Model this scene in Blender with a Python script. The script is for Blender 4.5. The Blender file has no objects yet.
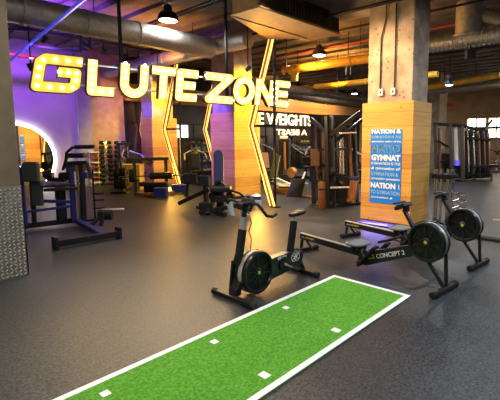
import bpy, math, random
from math import sin, cos, pi, radians, atan2, sqrt
from mathutils import Vector, Matrix
random.seed(7)
SC = bpy.context.scene
COL = SC.collection

# ------------------------------------------------------------------ materials
MATS = {}
def mat(name, col, rough=.5, metal=0., noise=None, bump=None, emit=None, spec=.5, col2=None):
    """plain principled material; noise=(scale, amount) varies the colour, bump=(scale, strength)"""
    m = bpy.data.materials.new(name); m.use_nodes = True
    nt = m.node_tree; b = nt.nodes['Principled BSDF']
    b.inputs['Base Color'].default_value = (*col, 1)
    b.inputs['Roughness'].default_value = rough
    b.inputs['Metallic'].default_value = metal
    b.inputs['Specular IOR Level'].default_value = spec
    tc = nt.nodes.new('ShaderNodeTexCoord')
    if noise:
        n = nt.nodes.new('ShaderNodeTexNoise'); n.inputs['Scale'].default_value = noise[0]; n.inputs['Detail'].default_value = 6
        nt.links.new(tc.outputs['Object'], n.inputs['Vector'])
        r = nt.nodes.new('ShaderNodeValToRGB')
        a = noise[1]
        c2 = col2 or tuple(min(1, c*(1+a)) for c in col)
        r.color_ramp.elements[0].position = .35; r.color_ramp.elements[1].position = .68
        r.color_ramp.elements[0].color = (*[c*(1-a) for c in col], 1)
        r.color_ramp.elements[1].color = (*c2, 1)
        nt.links.new(n.outputs['Fac'], r.inputs['Fac']); nt.links.new(r.outputs['Color'], b.inputs['Base Color'])
    if bump:
        n2 = nt.nodes.new('ShaderNodeTexNoise'); n2.inputs['Scale'].default_value = bump[0]; n2.inputs['Detail'].default_value = 4
        nt.links.new(tc.outputs['Object'], n2.inputs['Vector'])
        bp = nt.nodes.new('ShaderNodeBump'); bp.inputs['Strength'].default_value = bump[1]; bp.inputs['Distance'].default_value = .02
        nt.links.new(n2.outputs['Fac'], bp.inputs['Height']); nt.links.new(bp.outputs['Normal'], b.inputs['Normal'])
    if emit:
        b.inputs['Emission Color'].default_value = (*emit[0], 1); b.inputs['Emission Strength'].default_value = emit[1]
    MATS[name] = m
    return m

def wood_mat(name, ca, cb, plank=.27, axis='Y'):
    """pine boards: long grain, knots, horizontal seams every `plank` metres"""
    m = bpy.data.materials.new(name); m.use_nodes = True
    nt = m.node_tree; b = nt.nodes['Principled BSDF']; b.inputs['Roughness'].default_value = .5
    N = nt.nodes.new; L = nt.links.new
    tc = N('ShaderNodeTexCoord'); mp = N('ShaderNodeMapping')
    mp.inputs['Scale'].default_value = (1.0, 1.0, 14)
    L(tc.outputs['Object'], mp.inputs['Vector'])
    g = N('ShaderNodeTexNoise'); g.inputs['Scale'].default_value = 1.6; g.inputs['Detail'].default_value = 8; g.inputs['Roughness'].default_value = .65
    L(mp.outputs['Vector'], g.inputs['Vector'])
    sep = N('ShaderNodeSeparateXYZ'); L(tc.outputs['Object'], sep.inputs[0])
    fl = N('ShaderNodeMath'); fl.operation = 'DIVIDE'; fl.inputs[1].default_value = plank; L(sep.outputs['Z'], fl.inputs[0])
    fo = N('ShaderNodeMath'); fo.operation = 'FLOOR'; L(fl.outputs[0], fo.inputs[0])
    fr = N('ShaderNodeMath'); fr.operation = 'FRACT'; L(fl.outputs[0], fr.inputs[0])
    wn = N('ShaderNodeTexWhiteNoise'); wn.noise_dimensions = '1D'; L(fo.outputs[0], wn.inputs['W'])
    ad = N('ShaderNodeMath'); ad.operation = 'MULTIPLY_ADD'; ad.inputs[1].default_value = .3; L(wn.outputs['Value'], ad.inputs[0]); L(g.outputs['Fac'], ad.inputs[2])
    r = N('ShaderNodeValToRGB'); r.color_ramp.elements[0].position = .35; r.color_ramp.elements[1].position = .95
    r.color_ramp.elements[0].color = (*ca, 1); r.color_ramp.elements[1].color = (*cb, 1)
    L(ad.outputs[0], r.inputs['Fac'])
    vo = N('ShaderNodeTexVoronoi'); vo.inputs['Scale'].default_value = 3.2
    mv = N('ShaderNodeMapping'); mv.inputs['Scale'].default_value = (1, 1, 1.7); L(tc.outputs['Object'], mv.inputs['Vector']); L(mv.outputs['Vector'], vo.inputs['Vector'])
    kr = N('ShaderNodeValToRGB'); kr.color_ramp.elements[0].position = .04; kr.color_ramp.elements[1].position = .11
    kr.color_ramp.elements[0].color = (.35, .24, .15, 1); kr.color_ramp.elements[1].color = (1, 1, 1, 1)
    L(vo.outputs['Distance'], kr.inputs['Fac'])
    mx = N('ShaderNodeMix'); mx.data_type = 'RGBA'; mx.blend_type = 'MULTIPLY'; mx.inputs[0].default_value = 1
    L(r.outputs['Color'], mx.inputs[6]); L(kr.outputs['Color'], mx.inputs[7])
    sr = N('ShaderNodeValToRGB'); sr.color_ramp.elements[0].position = .015; sr.color_ramp.elements[1].position = .035
    sr.color_ramp.elements[0].color = (.4, .33, .27, 1); sr.color_ramp.elements[1].color = (1, 1, 1, 1)
    L(fr.outputs[0], sr.inputs['Fac'])
    m2 = N('ShaderNodeMix'); m2.data_type = 'RGBA'; m2.blend_type = 'MULTIPLY'; m2.inputs[0].default_value = 1
    L(mx.outputs[2], m2.inputs[6]); L(sr.outputs['Color'], m2.inputs[7])
    L(m2.outputs[2], b.inputs['Base Color'])
    MATS[name] = m
    return m

mat('floor_rubber', (.031, .0355, .042), .40, noise=(48, .75), bump=(60, .15), spec=.4)
nt = MATS['floor_rubber'].node_tree
def floor_stains():
    b = nt.nodes['Principled BSDF']; N = nt.nodes.new; L = nt.links.new
    src = b.inputs['Base Color'].links[0].from_socket
    tc = [n for n in nt.nodes if n.type == 'TEX_COORD'][0]
    big = N('ShaderNodeTexNoise'); big.inputs['Scale'].default_value = .9; big.inputs['Detail'].default_value = 7
    L(tc.outputs['Object'], big.inputs['Vector'])
    r = N('ShaderNodeValToRGB'); r.color_ramp.elements[0].position = .3; r.color_ramp.elements[1].position = .75
    r.color_ramp.elements[0].color = (.78, .78, .8, 1); r.color_ramp.elements[1].color = (1.3, 1.27, 1.24, 1)
    L(big.outputs['Fac'], r.inputs['Fac'])
    mx = N('ShaderNodeMix'); mx.data_type = 'RGBA'; mx.blend_type = 'MULTIPLY'; mx.inputs[0].default_value = 1
    L(src, mx.inputs[6]); L(r.outputs['Color'], mx.inputs[7]); L(mx.outputs[2], b.inputs['Base Color'])
    rr = N('ShaderNodeMapRange'); rr.inputs['To Min'].default_value = .34; rr.inputs['To Max'].default_value = .55
    L(big.outputs['Fac'], rr.inputs['Value']); L(rr.outputs['Result'], b.inputs['Roughness'])
floor_stains()
mat('turf_green', (.15, .49, .05), .9, noise=(55, .3), bump=(300, .9), spec=.15)
mat('line_white', (.82, .83, .82), .7, noise=(120, .06))
mat('concrete_tan', (.46, .34, .25), .85, noise=(3.5, .28), bump=(30, .4))
def pits():
    m = MATS['concrete_tan']; n = m.node_tree; b = n.nodes['Principled BSDF']
    src = b.inputs['Base Color'].links[0].from_socket
    tc = [k for k in n.nodes if k.type == 'TEX_COORD'][0]
    v = n.nodes.new('ShaderNodeTexVoronoi'); v.inputs['Scale'].default_value = 7.5; n.links.new(tc.outputs['Object'], v.inputs['Vector'])
    r = n.nodes.new('ShaderNodeValToRGB'); r.color_ramp.elements[0].position = .09; r.color_ramp.elements[1].position = .2
    r.color_ramp.elements[0].color = (.42, .38, .36, 1); r.color_ramp.elements[1].color = (1, 1, 1, 1)
    n.links.new(v.outputs['Distance'], r.inputs['Fac'])
    mx = n.nodes.new('ShaderNodeMix'); mx.data_type = 'RGBA'; mx.blend_type = 'MULTIPLY'; mx.inputs[0].default_value = 1
    n.links.new(src, mx.inputs[6]); n.links.new(r.outputs['Color'], mx.inputs[7]); n.links.new(mx.outputs[2], b.inputs['Base Color'])
pits()
mat('ceiling_slab', (.15, .13, .12), .9, noise=(1.5, .3), bump=(12, .3))
mat('beam_concrete', (.34, .28, .22), .9, noise=(2.5, .25), bump=(20, .3))
mat('wall_paint', (.66, .62, .70), .8, noise=(2, .05))
mat('pilaster_grey', (.42, .41, .43), .85, noise=(4, .12))
mat('plaster_brown', (.50, .32, .24), .85, noise=(5, .15))
mat('panel_dark', (.035, .028, .026), .25, noise=(2, .3))
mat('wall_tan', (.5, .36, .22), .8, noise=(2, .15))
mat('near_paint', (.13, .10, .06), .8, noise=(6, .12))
wood_mat('pine', (.52, .22, .04), (.84, .44, .09))
wood_mat('fascia_wood', (.40, .19, .06), (.58, .30, .10), plank=.18)
mat('polished_steel', (.55, .53, .47), .35, .6)
mat('diamond_steel', (.23, .22, .19), .45, .5, noise=(9, .2))
mat('black_metal', (0.0108, 0.0108, 0.012), .38, spec=.32, noise=(40, .15))
mat('black_satin', (0.0156, 0.0162, 0.018), .3, spec=.32, noise=(30, .2))
mat('black_rubber', (0.012, 0.012, 0.0126), .75, spec=.32, noise=(90, .3))
mat('black_vinyl', (0.0132, 0.0138, 0.0156), .42, spec=.32, noise=(60, .2), bump=(90, .1))
mat('grey_vinyl', (.055, .065, .062), .5, noise=(50, .2))
mat('fan_grille', (.013, .013, .014), .45, noise=(80, .2))
mat('cream_mesh', (.58, .52, .44), .5, .3, noise=(90, .2))
mat('chrome', (.75, .75, .76), .14, 1.)
mat('aluminium', (.80, .79, .76), .3, .75, noise=(40, .06))
mat('galvanised', (.46, .45, .43), .48, .75, noise=(14, .14), bump=(4, .12))
mat('amber_light_duct', (.78, .46, .05), .5, .1, noise=(8, .15))  # amber lamp light on metal ducts, put into the base colour
mat('dull_duct', (.20, .16, .13), .6, .3, noise=(8, .2))
mat('unit_brown', (.23, .16, .10), .6, noise=(6, .15))
mat('blue_light_steel', (.016, .022, .17), .4, noise=(30, .12))  # blue light on black machine steel, put into the colour
mat('navy_vinyl', (.035, .045, .16), .45, noise=(40, .12))
mat('blue_box_and_light', (.02, .035, .30), .45, noise=(20, .12))  # blue step top; also blue light painted on dark crates and dumbbells
mat('pale_plastic', (.55, .62, .68), .5, noise=(20, .05))
mat('seat_grey', (.13, .165, .19), .5, noise=(40, .12))
mat('red_paint', (.42, .05, .03), .5, noise=(10, .15))
mat('bronze_paint', (.28, .12, .045), .42, .2, noise=(20, .15))
mat('orange_vinyl', (.20, .065, .016), .5, noise=(20, .15))
mat('rod_steel', (.6, .52, .4), .25, .9)
mat('white_paint', (.75, .74, .72), .5, noise=(20, .05))
mat('poster_blue', (.004, .20, .74), .55, noise=(6, .08))
mat('ink_white', (.82, .86, .9), .6)
mat('ink_pale', (.32, .55, .78), .6)
mat('decal_yellow', (.62, .50, .03), .5)
mat('hub_yellow', (.62, .55, .06), .5)
mat('hub_lime', (.32, .58, .05), .5)
mat('mirror_glass', (.86, .86, .86), .02, 1.)
mat('screen_grey', (.12, .15, .14), .25)
mat('sign_case', (.10, .055, .025), .5, .3)
mat('sign_face', (.75, .52, .06), .5, emit=((1., .56, .06), .72))
mat('sign_face_hot', (.75, .55, .2), .5, emit=((1., .62, .17), 1.15))
mat('bulb_glow', (1, .95, .85), .3, emit=((1., .86, .62), 7))
mat('led_amber', (1, .6, .15), .4, emit=((1., .50, .10), 2.0))
mat('led_amber_edge', (.9, .4, .05), .4, emit=((1., .36, .03), .55))
mat('led_violet', (.2, .15, 1), .4, emit=((.08, .07, 1.), .7))
mat('blue_rail', (.02, .02, .30), .5, emit=((.07, .08, .9), .42))
mat('halo_white', (1, .97, .9), .4, emit=((1., .93, .86), 11))
mat('lamp_glow', (1, 1, 1), .4, emit=((1., .96, .90), 14))
mat('neon_white', (1, .9, .7), .4, emit=((1., .74, .42), 2.0))
mat('neon_reflection', (1, .9, .7), .4, emit=((1., .72, .42), 1.4))
mat('sky_glow', (1, 1, 1), .5, emit=((1., .84, .62), 6.))
mat('screen_glow', (1, 1, 1), .5, emit=((.95, .95, 1.), 1.6))
mat('wood_shelf', (.55, .36, .16), .5, noise=(12, .2))

# ------------------------------------------------------------------ mesh builder
ROOT = {}
RIGID = ('rowing_machine', 'spin_bike', 'dumbbell', 'kettlebell', 'pendant_lamp', 'bar_stand', 'round_mirror')
def MP(v):
    """plan grid to metres"""
    return Vector((v[0]*.94, v[1]*1.05+.05, v[2]))
def root_of(o):
    while o.parent: o = o.parent
    return o
class MB:
    def __init__(s): s.v = []; s.f = []
    def add(s, vs, fs):
        n = len(s.v); s.v += [Vector(v) for v in vs]; s.f += [tuple(i+n for i in f) for f in fs]; return s
    def box(s, c, d, rz=0., rx=0., ry=0.):
        M = Matrix.Rotation(rz, 3, 'Z') @ Matrix.Rotation(ry, 3, 'Y') @ Matrix.Rotation(rx, 3, 'X')
        c = Vector(c); vs = []
        for z in (-1, 1):
            for y in (-1, 1):
                for x in (-1, 1): vs.append(c + M @ Vector((x*d[0]/2, y*d[1]/2, z*d[2]/2)))
        return s.add(vs, [(0,2,3,1),(4,5,7,6),(0,1,5,4),(2,6,7,3),(0,4,6,2),(1,3,7,5)])
    def span(s, a, b):
        return s.box([(p+q)/2 for p, q in zip(a, b)], [abs(q-p) for p, q in zip(a, b)])
    def frame(s, d):
        d = Vector(d).normalized(); u = Vector((0,0,1)) if abs(d.z) < .95 else Vector((0,1,0))
        x = d.cross(u).normalized(); return x, x.cross(d).normalized()
    def bar(s, a, b, w, h):
        a, b = Vector(a), Vector(b); x, y = s.frame(b-a); vs = []
        for p in (a, b):
            for i, j in ((-1,-1),(1,-1),(1,1),(-1,1)): vs.append(p + x*(i*w/2) + y*(j*h/2))
        return s.add(vs, [(3,2,1,0),(4,5,6,7),(0,1,5,4),(1,2,6,5),(2,3,7,6),(3,0,4,7)])
    def cyl(s, a, b, r, r2=None, n=14):
        a, b = Vector(a), Vector(b); r2 = r if r2 is None else r2; x, y = s.frame(b-a); vs = []
        for p, q in ((a, r), (b, r2)):
            for k in range(n):
                t = 2*pi*k/n; vs.append(p + x*(q*cos(t)) + y*(q*sin(t)))
        fs = [(k, n+k, n+(k+1) % n, (k+1) % n) for k in range(n)] + [tuple(range(n)), tuple(range(2*n-1, n-1, -1))]
        return s.add(vs, fs)
    def tube(s, pts, r, n=10):
        pts = [Vector(p) for p in pts]; rings = []; vs = []; x = None
        for i, p in enumerate(pts):
            d = (pts[min(i+1, len(pts)-1)] - pts[max(i-1, 0)]).normalized()
            if x is None: x, y = s.frame(d)
            else: x = (x - d*x.dot(d)).normalized(); y = x.cross(d).normalized()
            for k in range(n):
                t = 2*pi*k/n; vs.append(p + x*(r*cos(t)) + y*(r*sin(t)))
        m = len(pts); fs = []
        for i in range(m-1):
            for k in range(n): fs.append((i*n+k, (i+1)*n+k, (i+1)*n+(k+1) % n, i*n+(k+1) % n))
        fs += [tuple(range(n)), tuple(range(m*n-1, (m-1)*n-1, -1))]
        return s.add(vs, fs)
    def lathe(s, prof, o, axis=(0,0,1), n=24, closed=False):
        """profile of (radius, height along axis)"""
        o = Vector(o); d = Vector(axis).normalized(); x, y = s.frame(d); vs = []
        for r, h in prof:
            for k in range(n):
                t = 2*pi*k/n; vs.append(o + d*h + x*(r*cos(t)) + y*(r*sin(t)))
        m = len(prof); fs = []
        for i in range(m if closed else m-1):
            j = (i+1) % m
            for k in range(n): fs.append((i*n+k, i*n+(k+1) % n, j*n+(k+1) % n, j*n+k))
        if not closed:
            if prof[0][0] > 1e-4: fs.append(tuple(range(n-1, -1, -1)))
            if prof[-1][0] > 1e-4: fs.append(tuple(range((m-1)*n, m*n)))
        return s.add(vs, fs)
    def prism(s, poly, e):
        e = Vector(e); n = len(poly); a = [Vector(p) for p in poly]
        return s.add(a + [p+e for p in a], [tuple(range(n-1, -1, -1)), tuple(range(n, 2*n))] + [(k, (k+1) % n, n+(k+1) % n, n+k) for k in range(n)])
    def build(s, name, m, parent=None, bevel=0., smooth=False, local=False):
        vs = s.v
        if local and root_of(parent).name.startswith('rowing_machine') and not any(q in name for q in ('flywheel', 'rim', 'grille', 'hub')):
            vs = [Vector((v.x, v.y*1.05, v.z)) for v in vs]
        if parent is None:
            vs = [MP(v) for v in vs]
            lo = Vector([min(v[i] for v in vs) for i in range(3)]); hi = Vector([max(v[i] for v in vs) for i in range(3)])
            org = Vector(((lo.x+hi.x)/2, (lo.y+hi.y)/2, lo.z)); vs = [v-org for v in vs]
        elif not local:
            loc, rz = ROOT[root_of(parent).name]; M = Matrix.Rotation(-rz, 3, 'Z'); rn = root_of(parent).name.split('.')[0]
            vs = [M @ (v-Vector(loc)) for v in vs] if rn in RIGID else [M @ (MP(v)-MP(loc)) for v in vs]
        me = bpy.data.meshes.new(name); me.from_pydata([tuple(v) for v in vs], [], s.f); me.update()
        import bmesh
        bm = bmesh.new(); bm.from_mesh(me); bmesh.ops.recalc_face_normals(bm, faces=bm.faces); bm.to_mesh(me); bm.free()
        me.materials.append(MATS[m] if isinstance(m, str) else m)
        o = bpy.data.objects.new(name, me); COL.objects.link(o)
        if parent is None: o.location = org; ROOT[o.name] = ((org.x/.94, (org.y-.05)/1.05, org.z), 0.)
        else: o.parent = parent
        if smooth:
            me.polygons.foreach_set('use_smooth', [True]*len(me.polygons))
            me.set_sharp_from_angle(angle=radians(40))
        if bevel:
            bv = o.modifiers.new('bevel', 'BEVEL'); bv.width = bevel; bv.segments = 2; bv.limit_method = 'ANGLE'; bv.angle_limit = radians(40)
        return o
def tag(o, label, cat, group=None):
    o['label'] = label; o['category'] = cat
    if group: o['group'] = group
    return o
def thing(name, label, cat, loc, rz=0., group=None):
    o = bpy.data.objects.new(name, None); COL.objects.link(o); o.empty_display_size = .1
    o.location = MP(loc); o.rotation_euler = (0, 0, rz); ROOT[o.name] = (tuple(loc), rz)
    return tag(o, label, cat, group)
def struct(name, mb, m, bevel=0., smooth=False):
    o = mb.build(name, m, None, bevel, smooth); o['kind'] = 'structure'; return o
def dup(root, loc, rz=None, label=None):
    r = root.copy(); COL.objects.link(r); r.location = MP(loc)
    if rz is not None: r.rotation_euler = (0, 0, rz)
    if label: r['label'] = label
    for ch in list(root.children):
        c = ch.copy(); COL.objects.link(c); c.parent = r
        for g in ch.children:
            d = g.copy(); COL.objects.link(d); d.parent = c
    return r
def text(name, body, m, parent, origin, xdir, ydir, size=None, width=None, height=None, bold=0., depth=.004, shear=0., local=False):
    """a line of writing as a mesh; origin = lower left, scaled to width x height"""
    cu = bpy.data.curves.new(name, 'FONT'); cu.body = body; cu.size = 1; cu.offset = bold; cu.resolution_u = 3; cu.shear = shear
    t = bpy.data.objects.new(name, cu); COL.objects.link(t)
    dg = bpy.context.evaluated_depsgraph_get(); me0 = bpy.data.meshes.new_from_object(t.evaluated_get(dg))
    bpy.data.objects.remove(t); bpy.data.curves.remove(cu)
    vs = [v.co.copy() for v in me0.vertices]; fs = [tuple(p.vertices) for p in me0.polygons]; bpy.data.meshes.remove(me0)
    x0 = min(v.x for v in vs); x1 = max(v.x for v in vs); y0 = min(v.y for v in vs); y1 = max(v.y for v in vs)
    sx = width/(x1-x0) if width else (height/(y1-y0) if height else size); sy = height/(y1-y0) if height else sx
    X, Y = Vector(xdir).normalized(), Vector(ydir).normalized(); Nn = X.cross(Y); o = Vector(origin)
    mb = MB(); n = len(vs)
    P = [o + X*((v.x-x0)*sx) + Y*((v.y-y0)*sy) for v in vs]
    edges = {}
    for f in fs:
        for i in range(len(f)):
            e = (f[i], f[(i+1) % len(f)]); edges[e] = 1
    side = [(a, b, b+n, a+n) for (a, b) in edges if (b, a) not in edges]
    mb.add(P + [p + Nn*depth for p in P], [tuple(reversed(f)) for f in fs] + [tuple(i+n for i in f) for f in fs] + side)
    return mb.build(name, m, parent, local=local)

# ------------------------------------------------------------------ camera (1.7 m eye height, axes follow the building grid)
cam = bpy.data.cameras.new('camera'); cam.sensor_width = 36; cam.lens = 402/500*36; cam.clip_start = .05; cam.clip_end = 200
cam.shift_x = -.09; cam.shift_y = -.032
co = bpy.data.objects.new('camera', cam); COL.objects.link(co)
co.location = (0, 0, 1.7); co.rotation_euler = (radians(90-6.528), 0, radians(40.697-90)); SC.camera = co

# ------------------------------------------------------------------ the setting
WY = 14.3
struct('floor', MB().span((-6, -9, -.1), (30, WY+.3, 0)), 'floor_rubber')
c_ = MB().span((-6, -9, 4.78), (30, WY+.3, 5.0))
for i in range(44): c_.span((-5.6+i*.8, -9, 4.70), (-5.6+i*.8+.22, WY, 4.79))      # ribbed deck
struct('ceiling', c_, 'ceiling_slab')
struct('wall_left', MB().span((-6, WY, 0), (6.15, WY+.3, 4.8)), 'wall_paint')
struct('trim_1', MB().span((6.15, WY-.22, 0), (6.62, WY+.3, 4.8)), 'pilaster_grey')
struct('wall_back', MB().span((6.62, WY, 0), (8.0, WY+.3, 4.8)), 'plaster_brown')
wb = MB().span((8.0, WY, 0), (30, WY+.3, 4.8))
struct('wall_rear', wb, 'panel_dark')
struct('trim_2', MB().span((8.0, WY-.16, 3.1), (26, WY, 3.75)), 'fascia_wood', .01)
mb = MB()
for i in range(11): mb.span((8.1+i*1.6, WY-.03, .05), (8.13+i*1.6, WY, 2.3))
mb.span((8.0, WY-.04, 2.28), (26, WY, 2.33)); mb.span((8, WY-.04, 0), (26, WY, .06))
struct('trim_3', mb, 'black_metal')
mb = MB()
mb.span((26, -9, 0), (26.3, WY, 1.75)); mb.span((26, -9, 2.8), (26.3, WY, 4.8)); mb.span((26, 7.4, 1.75), (26.3, WY, 2.8))
for y in (6.3, 5.35, 4.1, 2.9, 1.2, -1): mb.span((26, y, 1.75), (26.3, y+.14, 2.8))
struct('wall_right', mb, 'wall_tan')
ys = [-9, -1, 1.2, 2.9, 4.1, 5.35, 6.3, 7.4]
for i in range(7):
    a, b = ys[i]+(.14 if i else 0), ys[i+1]
    w = struct('window_%d' % (i+1), MB().span((26.2, a, 1.75), (26.22, b, 2.8)), 'sky_glow')
    fr = MB().span((26.06, a, 2.2), (26.12, b, 2.34)).span((26.06, (a+b)/2-.03, 1.75), (26.12, (a+b)/2+.03, 2.8))
    fr.build('window_frame', 'black_metal', w)
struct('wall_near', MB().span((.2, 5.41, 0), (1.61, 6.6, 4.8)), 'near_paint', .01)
# diamond plate wrapped round the foot of the near wall end
dp = MB().span((.19, 5.395, .0), (1.625, 5.412, 1.12)).span((1.61, 5.395, 0), (1.625, 6.6, 1.12))
tr = MB()
for iz in range(26):
    for ix in range(28):
        x, z = .235+ix*.05, .025+iz*.0425
        a = radians(45 if (ix+iz) % 2 else -45); d = Vector((cos(a), 0, sin(a))); q = Vector((-sin(a), 0, cos(a)))
        p = Vector((x, 5.393, z)); L_, W_ = .026, .011
        tr.add([p+d*L_, p+q*W_, p-d*L_, p-q*W_, p+d*L_*.45+Vector((0,-.012,0)), p-d*L_*.45+Vector((0,-.012,0))],
               [(0,1,4), (1,2,5), (1,5,4), (2,3,5), (3,0,4), (3,4,5)])
tp = struct('trim_4', dp, 'diamond_steel')
tr.build('tread_pattern', 'polished_steel', tp)
# columns on the line x = 8.16
def column(x0, y0, y1, x1, core, n, z0=0., zt=2.43):
    struct('column', MB().span((core[0], core[1], 0), (core[2], core[3], 4.8)), 'concrete_tan', .015)
    struct('trim_%d' % n, MB().span((x0, y0, z0), (x1, y1, zt)), 'pine', .006)
column(7.6, 3.05, 4.09, 8.5, (7.64, 3.10, 8.38, 4.0), 5, .035, 2.39)
column(8.16, 8.42, 9.46, 9.25, (8.2, 8.44, 8.95, 9.4), 6)
column(8.16, 12.66, 13.42, 9.25, (8.2, 12.68, 9.1, 13.38), 7)
struct('trim_8', MB().span((7.75, -9, 4.32), (8.45, 3.05, 4.8)).span((7.75, 4.05, 4.32), (8.45, 8.4, 4.8)).span((8.3, 9.4, 4.32), (9.0, 12.6, 4.8)), 'beam_concrete', .01)
struct('column', MB().span((20.3, 7.0, 0), (21.3, 7.85, 4.8)), 'beam_concrete', .01)
struct('wall_partition', MB().span((20.2, 8.2, 0), (20.5, 9.4, 3.2)), 'wall_tan')
# raised rubber edging between the two floor zones
struct('trim_9', MB().span((7.5, -9, 0), (7.66, 2.6, .045)), 'black_rubber', .01)

# ------------------------------------------------------------------ lamps
def light(kind, name, loc, energy, color=(1,1,1), size=.3, target=None, spot=None, sy=None):
    l = bpy.data.lights.new(name, kind); l.energy = energy; l.color = color
    if kind == 'AREA':
        l.shape = 'DISK' if sy is None else 'RECTANGLE'; l.size = size
        if sy: l.size_y = sy
    else: l.shadow_soft_size = size
    if kind == 'SPOT': l.spot_size = radians(spot or 90); l.spot_blend = .6
    o = bpy.data.objects.new(name, l); COL.objects.link(o); o.location = MP(loc)
    if target: o.rotation_euler = (MP(target)-MP(loc)).to_track_quat('-Z', 'Y').to_euler()
    return o
def pendant(loc, label, lamp_w, s=1., colr=(1., .95, .88)):
    x, y, z = loc
    t = thing('pendant_lamp', label, 'pendant lamp', (x, y, z-.06), 0, 'industrial pendant lamps')
    MB().lathe([(.215*s, -.02), (.222*s, 0), (.20*s, .09), (.15*s, .15), (.09*s, .17), (.085*s, .28), (.05*s, .30), (.045*s, .29), (.08*s, .165), (.145*s, .14), (.19*s, .085), (.205*s, 0)], (x, y, z), n=28).build('lamp_shade', 'black_metal', t, smooth=True)
    MB().lathe([(0, -.045*s), (.11*s, -.038*s), (.185*s, -.012*s), (.198*s, .012), (0, .05)], (x, y, z-.008), n=28).build('diffuser', 'lamp_glow', t)
    MB().cyl((x, y, z+.28*s), (x, y, 4.79), .008, n=6).build('cord', 'black_rubber', t)
    light('AREA', 'pendant_light', (x, y, z-.07), lamp_w, colr, .36*s)
pendant((5.3, 7.42, 4.2), 'black bell-shaped pendant lamp hanging beside the round silver duct above the lit word sign', 45)
pendant((10.62, 7.21, 4.2), 'black pendant lamp hanging left of the concrete column, below the ceiling air unit', 120, 1., (1., .97, .93))
pendant((13.6, 4.42, 3.35), 'small pendant lamp on a long cord to the right of the concrete column', 60, .62)
pendant((17.47, 13.2, 4.3), 'small pendant lamp just past the last letter of the big lit sign', 40)
pendant((22.26, 12.6, 4.35), 'small pendant lamp by the left edge of the concrete column, far back', 40)
FILL_PENDANTS = [((1.2, -1.6, 4.2), 'added unseen pendant lamp behind the viewer over open floor', 75), ((5.2, 1.0, 4.2), 'added unseen pendant lamp over the end of the green turf strip', 95),
       ((2.0, 3.6, 4.2), 'added unseen pendant lamp over the exercise bike, above the picture', 65), ((9.5, -1.0, 4.2), 'added unseen pendant lamp over the right-hand floor zone, above the picture', 100),
       ((-2.2, 2.6, 4.2), 'added unseen pendant lamp over the left foreground floor', 130), ((14.5, 1.5, 4.2), 'added unseen pendant lamp right of the picture over the far floor', 70)]
for p, l, w in FILL_PENDANTS: pendant(p, l, w, 1., (.74, .88, 1.) if p[0] > 5 else (1., .93, .86))  # pendants out of view, added to light the foreground

def P(par, name, m, *ops, bevel=0., smooth=False, local=False):
    mb = MB()
    for o in ops: getattr(mb, o[0])(*o[1:])
    return mb.build(name, m, par, bevel, smooth, local)

def PS(par, name, m, *ops, **k):
    for o in ops: P(par, name, m, o, **k)

# ------------------------------------------------------------------ green turf strip
t = thing('turf_strip', 'green artificial turf strip with white border lines laid on the dark rubber floor', 'turf', (2, 2.13, 0))
P(t, 'turf', 'turf_green', ('span', (-1.5, 1.64, 0), (4.23, 2.60, .010)))
def line(a, b): P(t, 'border_line', 'line_white', ('span', a, b))
line((-1.5, 2.55, .0101), (4.23, 2.60, .013)); line((-1.5, 1.64, .0101), (4.23, 1.69, .013)); line((4.175, 1.69, .0101), (4.23, 2.55, .013))
for x in (.2, 1.14, 2.1, 3.05): P(t, 'distance_mark', 'line_white', ('span', (x-.03, 2.385, .0101), (x+.03, 2.445, .013)))
for x in (.15, 1.1, 2.03, 2.98): P(t, 'distance_mark', 'line_white', ('span', (x-.03, 1.755, .0101), (x+.035, 1.83, .013)))

# ------------------------------------------------------------------ fan wheel shared by bike and rowers
def fan(par, c, ax, r, th, rim_mat, hub_mat, local, name='flywheel'):
    """c = centre, ax = axis pointing at the near face"""
    c = Vector(c); ax = Vector(ax)
    f = MB().lathe([(r*.80, th*.36), (r*.86, th*.5), (r*.96, th*.5), (r, th*.36), (r, th*.2), (r*.97, th*.18), (r*.80, th*.18)], c, ax, 44, True)
    f.lathe([(r*.80, -th*.36), (r*.86, -th*.5), (r*.96, -th*.5), (r, -th*.36), (r, -th*.2), (r*.97, -th*.18), (r*.80, -th*.18)], c, ax, 44, True)
    cage = f.build(name+'_housing', 'black_satin', par, smooth=True, local=local)
    MB().lathe([(r*.955, -th*.2), (r*.965, -th*.2), (r*.965, th*.2), (r*.955, th*.2)], c, ax, 44, True).build('perforated_rim', rim_mat, par, smooth=True, local=local)
    g = MB().lathe([(0, th*.22), (r*.84, th*.22), (r*.84, -th*.22), (0, -th*.22)], c, ax, 40)
    x, y = g.frame(ax)
    for q in (.36, .52, .68):
        g.lathe([(r*q, th*.3), (r*q+.006, th*.3), (r*q+.006, th*.34), (r*q, th*.34)], c, ax, 40, True)
    for k in range(10):
        a = 2*pi*k/10+.2; d = x*cos(a)+y*sin(a)
        g.bar(c+ax*(th*.32)+d*(r*.08), c+ax*(th*.38)+d*(r*.84), .012, .012)
    g.build('fan_grille', 'fan_grille', par, local=local)
    h = MB().lathe([(r*.22, th*.3), (r*.22, th*.36), (r*.16, th*.42), (0, th*.42)], c, ax, 24).build('hub', 'black_satin', par, smooth=True, local=local)
    MB().lathe([(r*.085, th*.42), (r*.08, th*.46), (0, th*.47)], c, ax, 18).build('hub_badge', hub_mat, h, local=local)
    return cage

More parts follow.
